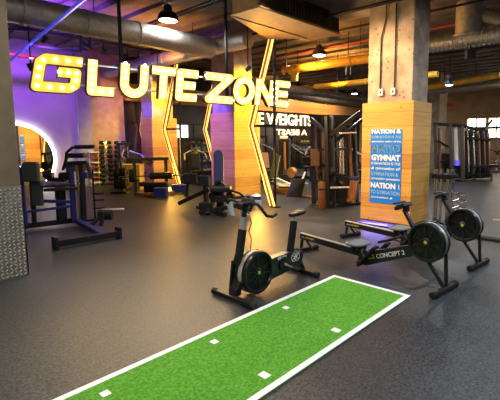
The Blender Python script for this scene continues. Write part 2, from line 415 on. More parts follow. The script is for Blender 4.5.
# ------------------------------------------------------------------ exercise bike
BY = 2.95
b = thing('exercise_bike', 'black exercise bike with a large fan wheel at the edge of the green turf', 'exercise bike', (3.43, BY, 0))
def foot_bar(par, p, q, local=False, r=.032):
    p, q = Vector(p), Vector(q); d = (q-p).normalized()
    f = MB().bar(p, q, .062, .05).build('foot_bar', 'black_metal', par, .006, local=local)
    for e, s in ((p, -1), (q, 1)):
        MB().cyl(e+d*(s*-.02)-Vector((0,0,.002)), e+d*(s*.035)-Vector((0,0,.002)), .036, n=14).build('rubber_foot', 'black_rubber', f, smooth=True, local=local)
foot_bar(b, (2.815, 3.21, .037), (2.805, 2.64, .037)); foot_bar(b, (4.03, 3.17, .037), (4.03, 2.73, .037))
P(b, 'fork', 'black_metal', ('prism', [(2.80, BY-.05, .05), (2.90, BY-.05, .05), (2.93, BY-.05, .18), (2.89, BY-.05, .2), (2.83, BY-.05, .12)], (0, .1, 0)), ('bar', (2.87, BY+.075, .06), (2.92, BY+.075, .40), .05, .03), bevel=.006)
fan(b, (3.13, BY-.03, .252), (0, -1, 0), .238, .165, 'cream_mesh', 'hub_lime', False)
P(b, 'front_post', 'black_satin', ('bar', (2.915, BY+.03, .36), (2.935, BY, .5), .06, .07), ('bar', (2.93, BY, .46), (2.985, BY, .74), .064, .075), bevel=.01)
P(b, 'post_slider', 'aluminium', ('bar', (2.983, BY, .70), (3.015, BY, .955), .052, .06), ('box', (3.03, BY-.0, .85), (.03, .062, .1), 0, 0, .15), bevel=.006)
P(b, 'handlebar_clamp', 'black_metal', ('box', (2.99, BY, .98), (.09, .09, .07), 0, 0, .2), bevel=.012)
P(b, 'handlebar', 'black_rubber', ('tube', [(3.22, 2.68, .905), (3.15, 2.67, .89), (3.06, 2.67, .91), (3.0, 2.68, .98), (2.98, 2.72, 1.03), (2.98, 2.80, 1.04), (2.98, BY, 1.01), (2.98, 3.08, 1.04), (2.98, 3.15, 1.03), (3.0, 3.19, .99)], .0165, 10), smooth=True)
P(b, 'left_grip', 'pale_plastic', ('tube', [(3.0, 3.19, .985), (3.03, 3.20, .93), (3.06, 3.20, .86)], .017, 10), smooth=True)
mo = P(b, 'monitor', 'black_satin', ('box', (3.03, BY-.02, 1.0), (.05, .165, .14), 0, 0, .55), ('box', (3.0, BY-.02, .92), (.04, .05, .1), 0, 0, .3), bevel=.012)
P(mo, 'screen', 'screen_grey', ('box', (3.056, BY-.02, 1.012), (.006, .11, .07), 0, 0, .55))
P(b, 'cable', 'black_rubber', ('tube', [(3.03, BY-.05, .92), (3.06, BY-.06, .80), (3.03, BY-.05, .72), (3.07, BY-.05, .62), (3.05, BY-.05, .52)], .005, 6), smooth=True)
P(b, 'frame', 'black_satin', ('prism', [(3.33, BY-.055, .33), (3.72, BY-.055, .345), (3.97, BY-.055, .31), (4.0, BY-.055, .24), (3.93, BY-.055, .12), (3.75, BY-.055, .125), (3.38, BY-.055, .09)], (0, .11, 0)), bevel=.014)
P(b, 'rear_stay', 'black_metal', ('bar', (3.93, BY, .25), (4.04, BY, .05), .07, .05), ('bar', (3.9, BY+.03, .14), (4.03, BY+.06, .05), .04, .03), bevel=.006)
P(b, 'seat_post', 'black_satin', ('bar', (3.79, BY, .30), (3.875, BY, .70), .058, .075), bevel=.01)
P(b, 'seat_post_insert', 'aluminium', ('bar', (3.87, BY, .68), (3.888, BY, .755), .035, .045), bevel=.004)
sd = [(3.76, .0, .80), (3.80, .022, .806), (3.88, .03, .80), (3.94, .06, .806), (4.0, .078, .822), (4.03, .06, .826), (4.035, 0, .826)]
sv = MB(); up = [Vector((x, BY+y, z)) for x, y, z in sd] + [Vector((x, BY-y, z)) for x, y, z in reversed(sd[1:-1])]
sv.prism([p-Vector((0, 0, .045)) for p in up], (0, 0, .045))
sv.build('saddle', 'black_vinyl', b, .016, True)
P(b, 'chain_guard', 'black_metal', ('lathe', [(0, .0), (.085, 0), (.085, .018), (.06, .026), (0, .026)], (3.60, BY-.055, .235), (0, -1, 0), 28), smooth=True)
cr = P(b, 'crank', 'aluminium', ('bar', (3.60, BY-.09, .235), (3.735, BY-.095, .165), .024, .014), ('bar', (3.60, BY+.09, .235), (3.465, BY+.095, .305), .024, .014), ('cyl', (3.6, BY-.1, .235), (3.6, BY+.1, .235), .016), bevel=.003)
P(b, 'pedal', 'black_rubber', ('box', (3.735, BY-.145, .165), (.09, .09, .022)), bevel=.005); P(b, 'pedal', 'black_rubber', ('box', (3.465, BY+.145, .305), (.09, .09, .022)), bevel=.005)
text('lettering', 'BikeErg', 'ink_white', b, (3.50, BY-.0565, .285), (1, 0, .05), (0, 0, 1), width=.16, depth=.002, bold=.01)
lg = MB()
for (x, z, r) in ((3.80, .265, .05), (3.86, .265, .05), (3.83, .265, .028)):
    lg.lathe([(r-.005, 0), (r, 0), (r, .002), (r-.005, .002)], (x, BY-.0555, z), (0, -1, 0), 24, True)
lg.bar((3.76, BY-.057, .30), (3.9, BY-.057, .23), .006, .004); lg.bar((3.76, BY-.057, .235), (3.9, BY-.057, .305), .006, .004)
lg.build('emblem', 'ink_white', b)

# ------------------------------------------------------------------ rowing machines (local +y runs back along the rail)
def rower(loc, rz, label):
    r = thing('rowing_machine', label, 'rowing machine', loc, rz, 'rowing machines beside the column')
    foot_bar(r, (-.25, 0, .037), (.23, 0, .037), True)
    P(r, 'front_leg', 'black_metal', ('bar', (-.02, .0, .05), (-.02, .23, .36), .04, .03), bevel=.004, local=True)
    P(r, 'front_leg', 'black_metal', ('bar', (.03, .0, .05), (.06, .04, .5), .035, .03), bevel=.004, local=True)
    fan(r, (0, .215, .535), (-1, 0, 0), .228, .17, 'galvanised', 'hub_yellow', True)
    P(r, 'main_beam', 'black_satin', ('prism', [(-.055, .26, .44), (-.055, .32, .50), (-.055, .42, .455), (-.055, .90, .285), (-.055, 1.09, .22), (-.055, 1.13, .10), (-.055, 1.01, .06), (-.055, .87, .12), (-.055, .38, .33)], (.11, 0, 0)), bevel=.012, local=True)
    rl = P(r, 'monorail', 'black_satin', ('bar', (0, 1.0, .195), (0, 2.19, .225), .05, .085), bevel=.005, local=True)
    P(rl, 'rail_top', 'aluminium', ('bar', (0, 1.12, .245), (0, 2.19, .272), .056, .012), bevel=.003, local=True)
    P(r, 'rear_leg', 'black_metal', ('bar', (-.045, 2.12, .19), (-.05, 2.14, .05), .035, .03), ('bar', (.03, 2.12, .19), (.05, 2.02, .05), .03, .03), bevel=.004, local=True)
    foot_bar(r, (-.15, 2.13, .037), (.2, 2.08, .037), True)
    P(r, 'seat_carriage', 'black_metal', ('box', (0, 1.15, .285), (.12, .17, .05)), ('cyl', (-.06, 1.10, .25), (.06, 1.10, .25), .024), ('cyl', (-.06, 1.2, .25), (.06, 1.2, .25), .024), bevel=.004, local=True)
    P(r, 'seat', 'seat_grey', ('prism', [(-.15, 1.07, .305), (-.08, 1.03, .305), (.08, 1.03, .305), (.15, 1.07, .305), (.165, 1.23, .305), (.10, 1.29, .305), (0, 1.26, .305), (-.10, 1.29, .305), (-.165, 1.23, .305)], (0, 0, .035)), bevel=.014, smooth=True, local=True)
    for s in (-1, 1):
        fp = P(r, 'footplate', 'black_rubber', ('bar', (s*.13, 1.02, .11), (s*.13, .80, .37), .115, .03), ('box', (s*.13, 1.03, .11), (.11, .03, .07)), bevel=.008, local=True)
        P(fp, 'strap', 'black_vinyl', ('tube', [(s*.13-.06, .92, .22), (s*.13-.05, .97, .27), (s*.13, .99, .29), (s*.13+.05, .97, .27), (s*.13+.06, .92, .22)], .012, 6), local=True)
    P(r, 'monitor_arm', 'black_satin', ('bar', (0, .34, .58), (0, .52, .86), .055, .035), bevel=.008, local=True)
    mo = P(r, 'monitor', 'black_satin', ('box', (0, .53, .90), (.19, .045, .14), 0, radians(60)), ('box', (0, .49, .87), (.08, .05, .06)), ('bar', (-.13, .58, .935), (.13, .58, .935), .03, .02), bevel=.01, local=True)
    P(mo, 'screen', 'screen_grey', ('box', (0, .545, .922), (.13, .006, .09), 0, radians(60)), local=True)
    hd = P(r, 'handle', 'black_rubber', ('tube', [(-.24, .69, .47), (-.1, .66, .47), (.1, .66, .47), (.24, .69, .47)], .017, 8), ('bar', (0, .5, .46), (0, .67, .47), .02, .012), smooth=True, local=True)
    text('beam_lettering', 'CONCEPT 2', 'ink_white', r, (-.0565, .83, .20), (0, -1, .365), (0, .365, 1), width=.40, height=.055, depth=.002, bold=.012, local=True)
    text('beam_emblem', 'C2', 'decal_yellow', r, (-.0565, .955, .158), (0, -1, .365), (0, .365, 1), width=.10, height=.062, depth=.002, bold=.03, local=True)
    text('rail_lettering', 'concept2', 'decal_yellow', r, (-.026, 2.07, .208), (0, -1, -.025), (0, 0, 1), width=.17, height=.036, depth=.002, bold=.02, local=True)
    text('rail_lettering', 'MODEL D', 'ink_pale', r, (-.026, 2.15, .214), (0, -1, -.025), (0, 0, 1), width=.07, height=.018, depth=.002, bold=.01, local=True)
    return r
ra = rower((4.62, 1.42, 0), radians(-6.2), 'nearer black rowing machine whose fan stands just past the end of the green turf')
rb = dup(ra, (5.88, 1.41, 0), radians(-6.5), 'farther black rowing machine whose rail runs in front of the wood-clad column')

# ------------------------------------------------------------------ poster, sockets and bits on the main column
t = thing('poster', 'blue poster covered in rows of white lettering on the wood-clad column', 'poster', (7.6, 3.575, .40))
P(t, 'sheet', 'poster_blue', ('span', (7.590, 3.25, .41), (7.6, 3.89, 1.865)))
def pl(s, z, h, m='ink_white', bold=.02, sh=0., y0=3.872, w=.605): text('poster_lettering', s, m, t, (7.5895, y0-.34*0, z+.04), (0, -1, 0), (0, 0, 1), width=w, height=h, depth=.0015, bold=bold, shear=sh)
pl('NATION &', 1.745, .085, bold=.045); pl('GYMNATION IS THE', 1.655, .05, 'ink_pale', .01); pl('gymnation nation of the', 1.565, .05, sh=.25, bold=.02)
pl('NATIO', 1.37, .155, 'ink_pale', .02); pl('NATIO', 1.374, .145, bold=-.012); pl('GYMNAT', 1.215, .12, bold=.05, y0=3.865, w=.595); pl('GYMNATION IS THE', 1.135, .05, bold=.01)
pl('& gymnation of', 1.02, .075, sh=.25, bold=.025, y0=3.865); pl('GYMNATION &', .915, .07, 'ink_pale', .012, w=.57); pl('gymnation gymnation', .825, .055, sh=.25, bold=.02); pl('NATION', .665, .115, bold=.05, w=.52); pl('I', .665, .10, y0=3.29, w=.014); pl('TO GYMNATION', .545, .08, 'ink_pale', .015); pl('gymnation &', .455, .05, sh=.25, bold=.02, w=.47)
for yy, nm in ((3.71, 'left-hand'), (3.46, 'right-hand')):
    s = thing('power_outlet', nm+' small white socket box at the foot of a conduit on the concrete column', 'socket', (7.64, yy, 2.52))
    P(s, 'box', 'white_paint', ('span', (7.59, yy-.045, 2.52), (7.639, yy+.045, 2.65)), bevel=.006)
    P(s, 'face', 'black_metal', ('span', (7.584, yy-.018, 2.56), (7.5905, yy+.012, 2.60)))
    c = MB().tube([(7.615, yy-.02*(1 if yy < 3.6 else -1), 2.645), (7.615, yy-.02*(1 if yy < 3.6 else -1), 3.6), (7.615, yy-.02*(1 if yy < 3.6 else 3.5), 3.95), (7.615, yy-.02*(1 if yy < 3.6 else 3.5), 4.20)], .012, 8).build('conduit', 'black_metal', s, smooth=True)
tag(MB().tube([(7.58, 8.2, 4.24), (7.58, 4.5, 4.24), (7.58, 3.1, 4.24), (7.58, -2, 4.24)], .035, 10).build('service_pipe', 'black_metal', smooth=True), 'dark pipe running across the top of the concrete column under the beam', 'pipe')
t = thing('floor_light_panel', 'flat perforated panel glowing violet on the floor at the foot of the wood-clad column', 'light', (7.45, 3.65, 0))
MB().span((7.27, 3.3, 0), (7.57, 4.02, .022)).build('panel', 'black_metal', t)
g = MB()
for i in range(13):
    for k in range(5): g.span((7.285+k*.056, 3.325+i*.053, .021), (7.322+k*.056, 3.355+i*.053, .026))
g.build('lit_slot', 'led_violet', t)
light('AREA', 'panel_glow', (7.4, 3.66, .06), 7, (.25, .2, 1), .5, (6.6, 3.5, .0), sy=.2)

# chrome bar stand by the column
t = thing('bar_stand', 'upright stand of chrome bars with a black top plate beside the wood-clad column', 'bar stand', (8.62, 2.92, 0))
t.location = MP((8.53, 2.76, 0))
P(t, 'base', 'black_metal', ('span', (8.42, 2.72, 0), (8.86, 3.12, .03)), bevel=.006)
P(t, 'top_plate', 'black_rubber', ('span', (8.44, 2.74, .90), (8.84, 3.12, .99)), ('span', (8.66, 2.66, .93), (8.72, 2.75, .96)), bevel=.02)
for x, y in ((8.5, 3.06), (8.5, 2.93), (8.52, 2.80), (8.64, 3.07), (8.66, 2.79), (8.78, 3.05), (8.78, 2.92), (8.78, 2.80)):
    P(t, 'chrome_bar', 'chrome', ('cyl', (x, y, .03), (x, y, 1.08), .024, None, 14), smooth=True)
mb = MB()
for k in range(3):
    z = .62-k*.14
    mb.tube([(8.46, 2.70, z), (8.84, 2.70, z), (8.86, 2.56, z-.03), (8.46, 2.56, z-.03), (8.46, 2.70, z)], .010, 8)
for x in (8.5, 8.65, 8.8): mb.tube([(x, 2.71, .63), (x, 2.56, .6), (x, 2.56, .3), (x, 2.71, .3)], .009, 6)
mb.build('wire_basket', 'chrome', t, smooth=True)

# ------------------------------------------------------------------ the big lit word sign
SA, SB = Vector((2.36, 7.21, 2.47)), Vector((8.0, 6.45, 2.47)); SD = (SB-SA).normalized(); SNn = Vector((SD.y, -SD.x, 0))
SH = .60
def su(u):       # where a sightline of image column u meets the plane of the sign
    x = (u+1.2-250)/404.4; yw = radians(43.85)
    dx, dy = cos(yw)*1.035+x*sin(yw), sin(yw)*1.035-x*cos(yw)
    den = dx*SD.y-dy*SD.x
    return (SA.y*dx-SA.x*dy)/-den if den else 0
sign = thing('marquee_sign', 'big hanging GLUTE ZONE sign of glowing marquee letters full of bulbs', 'sign', tuple(SA+SD*2.8))
def letter(ch, u0, u1, strokes, sw, bulbs, face, shear=.14):
    s0, s1 = su(u0), su(u1)
    w = s1-s0-shear*SH
    def W(p, off):
        x, z = p; return SA + SD*(s0 + x*w + z*SH*shear) + Vector((0, 0, z*SH)) + SNn*off
    def solid(o0, o1, grow):
        mb = MB()
        for st in strokes:
            for (a, b_) in zip(st[:-1], st[1:]):
                av, bv = Vector((a[0]*w, a[1]*SH)), Vector((b_[0]*w, b_[1]*SH)); d = (bv-av).normalized(); q = Vector((-d.y, d.x))*(sw/2+grow)
                pts = [av+q, av-q, bv-q, bv+q]
                mb.prism([W((p.x/w, p.y/SH), o0) for p in pts], SNn*(o1-o0))
            for i, a in enumerate(st):
                av = Vector((a[0]*w, a[1]*SH)); n = 12
                if i in (0, len(st)-1):
                    continue
                mb.prism([W(((av.x+(sw/2+grow)*cos(2*pi*k/n))/w, (av.y+(sw/2+grow)*sin(2*pi*k/n))/SH), o0) for k in range(n)], SNn*(o1-o0))
        return mb
    lt = solid(-.05, .045, .012).build('letter_'+ch.lower(), 'sign_case', sign)
    solid(.045, .05, 0).build('letter_face', face, lt)
    for p in bulbs:
        c = W(p, .05)
        MB().lathe([(.030, 0), (.030, .012), (.022, .03), (0, .04)], c, SNn, 12).build('bulb', 'bulb_glow', lt, smooth=True)
def along(st, n):
    L = [0]
    for a, b_ in zip(st[:-1], st[1:]): L.append(L[-1]+sqrt((b_[0]-a[0])**2+(b_[1]-a[1])**2))
    out = []
    for k in range(n):
        q = L[-1]*(k+.0)/(n-1)
        for i in range(len(st)-1):
            if q <= L[i+1]+1e-9:
                f = (q-L[i])/(L[i+1]-L[i]); out.append((st[i][0]+(st[i+1][0]-st[i][0])*f, st[i][1]+(st[i+1][1]-st[i][1])*f)); break
    return out
def arc(cx, cy, rx, ry, a0, a1, n=10): return [(cx+rx*cos(radians(a0+(a1-a0)*k/n)), cy+ry*sin(radians(a0+(a1-a0)*k/n))) for k in range(n+1)]
G = [[(1.0, .88), (.22, .88), (.12, .78), (.10, .12), (.78, .12), (.89, .22), (.89, .55), (.5, .55)]]
letter('G', 28.5, 83, G, .165, [(.93, .88), (.68, .88), (.42, .88), (.17, .84), (.11, .62), (.10, .38), (.11, .13), (.36, .12), (.62, .12), (.84, .15), (.89, .35), (.89, .55), (.72, .55), (.52, .55)], 'sign_face', .17)
L_ = [[(.14, 1), (.14, .1), (1, .1)]]
letter('L', 85.5, 115, L_, .165, [(.14, .92), (.14, .71), (.14, .5), (.14, .29), (.14, .1), (.52, .1), (.88, .1)], 'sign_face_hot', .1)
U = [[(.14, 1), (.14, .38)] + arc(.5, .38, .36, .28, 180, 360)[1:-1] + [(.86, .38), (.86, 1)]]
letter('U', 118, 148, U, .165, along(U[0], 11), 'sign_face_hot', .1)
T = [[(0, .9), (1, .9)], [(.5, .9), (.5, 0)]]
letter('T', 149, 175, T, .165, [(.06, .9), (.28, .9), (.5, .9), (.72, .9), (.94, .9), (.5, .7), (.5, .5), (.5, .3), (.5, .1)], 'sign_face_hot', .1)
EE = [[(1, .9), (.14, .9), (.14, .1), (1, .1)], [(.14, .5), (.9, .5)]]
eb = [(.92, .9), (.53, .9), (.14, .9), (.14, .7), (.14, .5), (.14, .3), (.14, .1), (.53, .1), (.92, .1), (.5, .5), (.82, .5)]
letter('E', 174, 198, EE, .165, eb, 'sign_face_hot', .12)
Zs = [[(0, .9), (.9, .9), (.1, .1), (1, .1)]]
letter('Z', 204, 233, Zs, .165, along(Zs[0], 12), 'sign_face_hot', .06)
O = [arc(.5, .5, .38, .40, 0, 360, 20) + [arc(.5, .5, .38, .40, 0, 360, 20)[1]]]
letter('O', 232, 255, O, .165, along(arc(.5, .5, .38, .40, 0, 360, 20), 12)[:-1], 'sign_face_hot', .1)
Ns = [[(.13, 0), (.13, 1)], [(.13, .95), (.87, .05)], [(.87, 0), (.87, 1)]]
letter('N', 254, 275, Ns, .165, [(.13, .08), (.13, .36), (.13, .64), (.13, .92), (.38, .68), (.62, .34), (.87, .08), (.87, .36), (.87, .64), (.87, .92)], 'sign_face_hot', .12)
letter('E', 272, 290, EE, .165, eb, 'sign_face_hot', .14)
def SP(u, z, off=-.06): return SA + SD*su(u) + Vector((0, 0, z-2.47)) + SNn*off
P(sign, 'mounting_rail', 'aluminium', ('bar', SP(30, 2.99), SP(290, 2.99), .03, .03)); P(sign, 'mounting_rail', 'aluminium', ('bar', SP(30, 2.62), SP(290, 2.62), .03, .03))
for u in (124, 230): P(sign, 'hanger_post', 'black_metal', ('bar', SP(u, 2.5, -.1), SP(u, 4.7, -.1), .05, .05))
for u, e in ((70, 40), (150, 42), (215, 36), (270, 32)):
    light('AREA', 'sign_glow', tuple(SP(u, 2.72, .16)), e, (1, .70, .32), .7, tuple(SP(u, 2.72, .16)+SNn*2-Vector((0, 0, .6))), sy=.4)

# ------------------------------------------------------------------ amber light chevrons on posts
def chevron(base, zt, ze, elb, label, up=(0, 1, 0)):
    base = Vector(base); up = Vector(up)
    t = thing('light_chevron', label, 'light', tuple(base), 0, 'amber light chevrons')
    P(t, 'post', 'black_metal', ('bar', base+Vector((.03, -.05, 0)), base+Vector((.03, -.05, 4.7)), .05, .05))
    P(t, 'base_plate', 'black_metal', ('box', base+Vector((.03, -.05, .01)), (.2, .2, .02)))
    e = base+up*elb+Vector((0, 0, ze)); pb = base+Vector((0, 0, .03)); pt = base+Vector((0, 0, zt))
    P(t, 'bracket', 'black_metal', ('bar', base+Vector((.04, -.04, ze)), e+Vector((.05, 0, 0)), .05, .06))
    P(t, 'channel', 'bronze_paint', ('bar', pb+Vector((.035, 0, 0)), e+Vector((.035, 0, 0)), .17, .03), ('bar', e+Vector((.035, 0, 0)), pt+Vector((.035, 0, 0)), .17, .03))
    q = Vector((0, .056, 0))
    for s in (-1, 1): P(t, 'light_tube', 'led_amber', ('tube', [pb+q*s, e+q*s, pt+q*s], .029, 8), smooth=True)
    return t
chevron((7.55, 6.46, 0), 4.05, 2.0, .72, 'glowing amber chevron tube whose foot stands right of the second clad column')
chevron((8.1, 11.0, 0), 4.05, 2.0, .85, 'glowing amber chevron tube standing before the farthest clad column')
chevron((9.45, 10.55, 0), 4.05, 2.0, .72, 'glowing amber chevron tube left of the second column, its foot hidden behind it')
chevron((8.6, 13.56, 0), 4.05, 2.0, .55, 'glowing amber chevron tube at the left edge of the farthest clad column')

# ------------------------------------------------------------------ equipment
RZ = radians(40.7-90)
RV = Vector((sin(radians(43.85)), -cos(radians(43.85)), 0)); FV = Vector((cos(radians(43.85)), sin(radians(43.85)), 0)); UV = Vector((0, 0, 1))
def slab(c, w, h, th, lean=0., top=0., n=8):
    """upright padded slab centred at c, facing the viewer's side of the room, rounded at the top"""
    c = Vector(c); up = (UV*cos(lean) + FV*sin(lean)); nn = RV.cross(up)
    pts = [(-w/2, -h/2), (w/2, -h/2)]
    r = min(w/2, top) if top else .03
    for k in range(n+1):
        a = pi/2*k/n; pts.append((w/2-r+r*cos(a), h/2-r+r*sin(a)))
    for k in range(n+1):
        a = pi/2+pi/2*k/n; pts.append((-w/2+r+r*cos(a), h/2-r+r*sin(a)))
    return MB().prism([c+RV*x+up*y-nn*(th/2) for x, y in pts], nn*th)
# --- standing glute machine at the left
g = thing('glute_machine', 'large black glute machine, blue light painted on some parts, with upright grey pad in front of the round mirror', 'gym machine', (2.9, 7.3, 0))
f = P(g, 'foot_beam', 'black_metal', ('bar', (2.30, 6.33, .09), (3.32, 6.28, .09), .09, .10), bevel=.006)
for x, y in ((2.30, 6.33), (3.32, 6.28)): P(f, 'end_plate', 'black_metal', ('box', (x, y, .10), (.05, .16, .20)), bevel=.006)
P(g, 'base_beam', 'blue_light_steel', ('bar', (3.08, 6.36, .09), (3.28, 7.96, .10), .10, .09), bevel=.006)
P(g, 'rear_beam', 'black_metal', ('bar', (2.30, 8.10, .09), (3.46, 7.95, .09), .10, .10), bevel=.006)
PS(g, 'upright', 'blue_light_steel', ('bar', (3.20, 7.78, .1), (3.20, 7.78, 1.2), .09, .07), bevel=.005)
PS(g, 'upright', 'black_metal', ('bar', (3.32, 7.62, .1), (3.34, 7.62, 1.25), .09, .08), bevel=.005)
PS(g, 'guide_rod', 'rod_steel', ('cyl', (3.26, 7.67, .14), (3.26, 7.67, 1.2), .014), ('cyl', (3.29, 7.70, .14), (3.29, 7.70, 1.2), .014), smooth=True)
P(g, 'upper_frame', 'black_metal', ('bar', (3.10, 7.8, 1.22), (3.42, 7.55, 1.24), .09, .07), ('bar', (3.42, 7.56, 1.24), (3.47, 7.52, .92), .05, .05), bevel=.005)
P(g, 'pulley_housing', 'bronze_paint', ('box', (3.32, 7.66, 1.13), (.24, .07, .13), RZ), bevel=.01)
P(g, 'counterweight', 'blue_light_steel', ('box', (3.36, 7.55, 1.0), (.13, .10, .12), RZ), bevel=.02)
P(g, 'chest_pad', 'black_vinyl', ('box', (3.30, 7.70, 1.37), (.34, .2, .09), RZ), bevel=.035)
P(g, 'grip_arm', 'black_metal', ('tube', [(3.12, 7.72, 1.0), (3.10, 7.74, 1.28), (3.12, 7.74, 1.42), (3.20, 7.66, 1.52), (3.26, 7.62, 1.53)], .026, 10), ('bar', (3.06, 7.8, 1.1), (3.12, 7.72, 1.35), .04, .04), smooth=True)
P(g, 'grip', 'black_rubber', ('cyl', (3.24, 7.63, 1.53), (3.50, 7.38, 1.54), .038), smooth=True)
slab((2.52, 7.86, 1.095), .30, .36, .10, .08, .07).build('back_pad', 'grey_vinyl', g, .02)
slab((2.60, 7.86, .69), .20, .44, .08, .05, .04).build('hip_pad', 'grey_vinyl', g, .02)
P(g, 'pad_post', 'blue_light_steel', ('bar', (2.40, 8.02, .1), (2.38, 8.02, 1.18), .09, .07), bevel=.005)
P(g, 'pad_post', 'black_metal', ('bar', (2.56, 8.0, .1), (2.55, 7.97, 1.2), .07, .07), bevel=.005)
P(g, 'platform', 'black_vinyl', ('prism', [(2.62, 7.75, .80), (3.18, 7.55, .80), (3.24, 8.0, .82), (2.76, 8.32, .84)], (0, 0, .045)), ('bar', (2.66, 7.72, .765), (3.2, 7.52, .765), .06, .06), bevel=.01)
P(g, 'platform_leg', 'black_metal', ('bar', (3.02, 7.9, .12), (3.02, 7.9, .78), .16, .12), bevel=.006)
PS(g, 'link_arm', 'blue_light_steel', ('bar', (2.58, 8.0, .55), (3.2, 7.78, .48), .06, .06), ('bar', (2.42, 8.0, .36), (3.18, 7.8, .40), .05, .05), bevel=.005)
PS(g, 'pivot', 'black_metal', ('cyl', (3.02, 7.86, .98), (3.16, 7.72, .98), .075), ('cyl', (2.84, 8.1, 1.0), (2.95, 8.0, 1.0), .06), ('box', (2.98, 7.9, .92), (.34, .12, .07), RZ), smooth=True)
P(g, 'roller', 'black_vinyl', ('cyl', (3.44, 7.22, .27), (3.62, 7.05, .27), .10), smooth=True)
P(g, 'roller_bracket', 'black_metal', ('bar', (3.2, 7.1, .1), (3.5, 7.16, .3), .06, .06), ('bar', (3.36, 7.0, .1), (3.42, 7.0, .36), .06, .05), bevel=.005)
P(g, 'plate_arm', 'aluminium', ('cyl', (3.48, 7.18, .36), (3.78, 6.90, .37), .022), smooth=True)
P(g, 'storage_rod', 'black_metal', ('cyl', (3.52, 7.56, .1), (3.52, 7.56, 1.1), .018), *[('cyl', (3.50, 7.57, z), (3.66, 7.42, z+.01), .014) for z in (.34, .5, .62, .9)], ('bar', (3.3, 7.62, .12), (3.53, 7.55, .12), .04, .04), smooth=True)

# --- hip thrust bench with a loaded barbell
h = thing('hip_thrust_bench', 'black hip thrust bench frame with a top bar before the farthest clad column', 'gym machine', (6.8, 10.5, 0))
for x, y in ((6.24, 10.70), (7.36, 10.72)): P(h, 'upright', 'black_metal', ('bar', (x, y, 0), (x, y, 1.05), .08, .08), bevel=.005)
P(h, 'top_bar', 'black_metal', ('bar', (6.06, 10.84, 1.06), (7.42, 10.68, 1.06), .09, .10), bevel=.005)
PS(h, 'base_frame', 'bronze_paint', ('bar', (6.24, 10.74, .06), (6.40, 10.22, .06), .09, .09), ('bar', (7.36, 10.72, .06), (7.12, 10.05, .06), .09, .09), ('bar', (6.36, 10.22, .07), (7.16, 10.04, .07), .09, .10), bevel=.005)
P(h, 'bench_pad', 'black_vinyl', ('box', (6.72, 10.44, .33), (.82, .34, .12), RZ), bevel=.03)
P(h, 'bench_support', 'black_metal', ('box', (6.72, 10.44, .17), (.6, .12, .22), RZ), bevel=.005)
P(h, 'bar_cradle', 'black_metal', ('bar', (6.24, 10.66, .46), (6.31, 10.60, .46), .06, .06), ('bar', (7.36, 10.64, .46), (7.3, 10.3, .46), .05, .05), bevel=.005)
bp0, bp1 = Vector((5.92, 11.02, .56)), Vector((7.52, 9.72, .60)); bd = (bp1-bp0).normalized()
bb = thing('barbell', 'barbell with a thick black hip pad lying across the hip thrust bench frame', 'barbell', tuple((bp0+bp1)/2))
P(bb, 'bar', 'chrome', ('cyl', bp0, bp1, .02), smooth=True)
P(bb, 'hip_pad', 'black_vinyl', ('cyl', bp0+bd*.88, bp0+bd*1.52, .10, None, 18), smooth=True)
for a in (.30, .36, .42): P(bb, 'weight_plate', 'black_rubber', ('lathe', [(.02, 0), (.17, 0), (.18, .01), (.18, .035), (.17, .045), (.02, .045)], bp0+bd*a, bd, 24), smooth=True)
tag(MB().box((6.58, 9.86, .13), (.36, .28, .24), RZ).box((6.58, 9.86, .265), (.38, .30, .03), RZ).build('storage_crate', 'blue_box_and_light', bevel=.015), 'left crate, blue light painted into its colour, on the floor in front of the hip thrust bench frame', 'crate')
tag(MB().box((7.62, 10.35, .13), (.52, .3, .20), RZ).box((7.62, 10.35, .24), (.54, .32, .03), RZ).build('storage_crate', 'blue_box_and_light', bevel=.015), 'right crate, blue light painted into its colour, beside the foot of the amber chevron near the farthest clad column', 'crate')
t = thing('plate_tree', 'black weight plate tree loaded with plates left of the hip thrust bench', 'plate rack', (6.28, 11.6, 0))
P(t, 'stand', 'black_metal', ('bar', (6.28, 11.6, 0), (6.28, 11.6, .95), .07, .07), ('box', (6.28, 11.6, .03), (.5, .5, .06), RZ), bevel=.005)
for z in (.28, .62): P(t, 'peg', 'chrome', ('cyl', Vector((6.28, 11.6, z))-RV*.27, Vector((6.28, 11.6, z))+RV*.27, .022), smooth=True)
k = 0
for z, zn in ((.28, 'lower'), (.62, 'upper')):
    for s, sn in ((-1, 'left'), (1, 'right')):
        for q in range(2):
            c = Vector((6.28, 11.6, z))+RV*(s*(.09+q*.07))
            o = MB().lathe([(.024, -.025), (.15, -.025), (.165, -.015), (.165, .015), (.15, .025), (.024, .025)], c, RV, 22, True).build('weight_plate', 'black_rubber', smooth=True)
            tag(o, '%s black weight plate on the %s peg of the plate tree, %s side' % ('inner' if q == 0 else 'outer', zn, sn), 'weight plate', 'plates on the plate tree')
t = thing('plyo_box', 'pale wooden box behind the plate tree left of the farthest clad column', 'box', (7.0, 12.1, 0))
P(t, 'shell', 'wood_shelf', ('box', (7.0, 12.1, .42), (.62, .5, .84), RZ), bevel=.008); P(t, 'hand_hole', 'black_metal', ('box', Vector((7.0, 12.1, .66))-FV*.252, (.14, .01, .05), RZ))

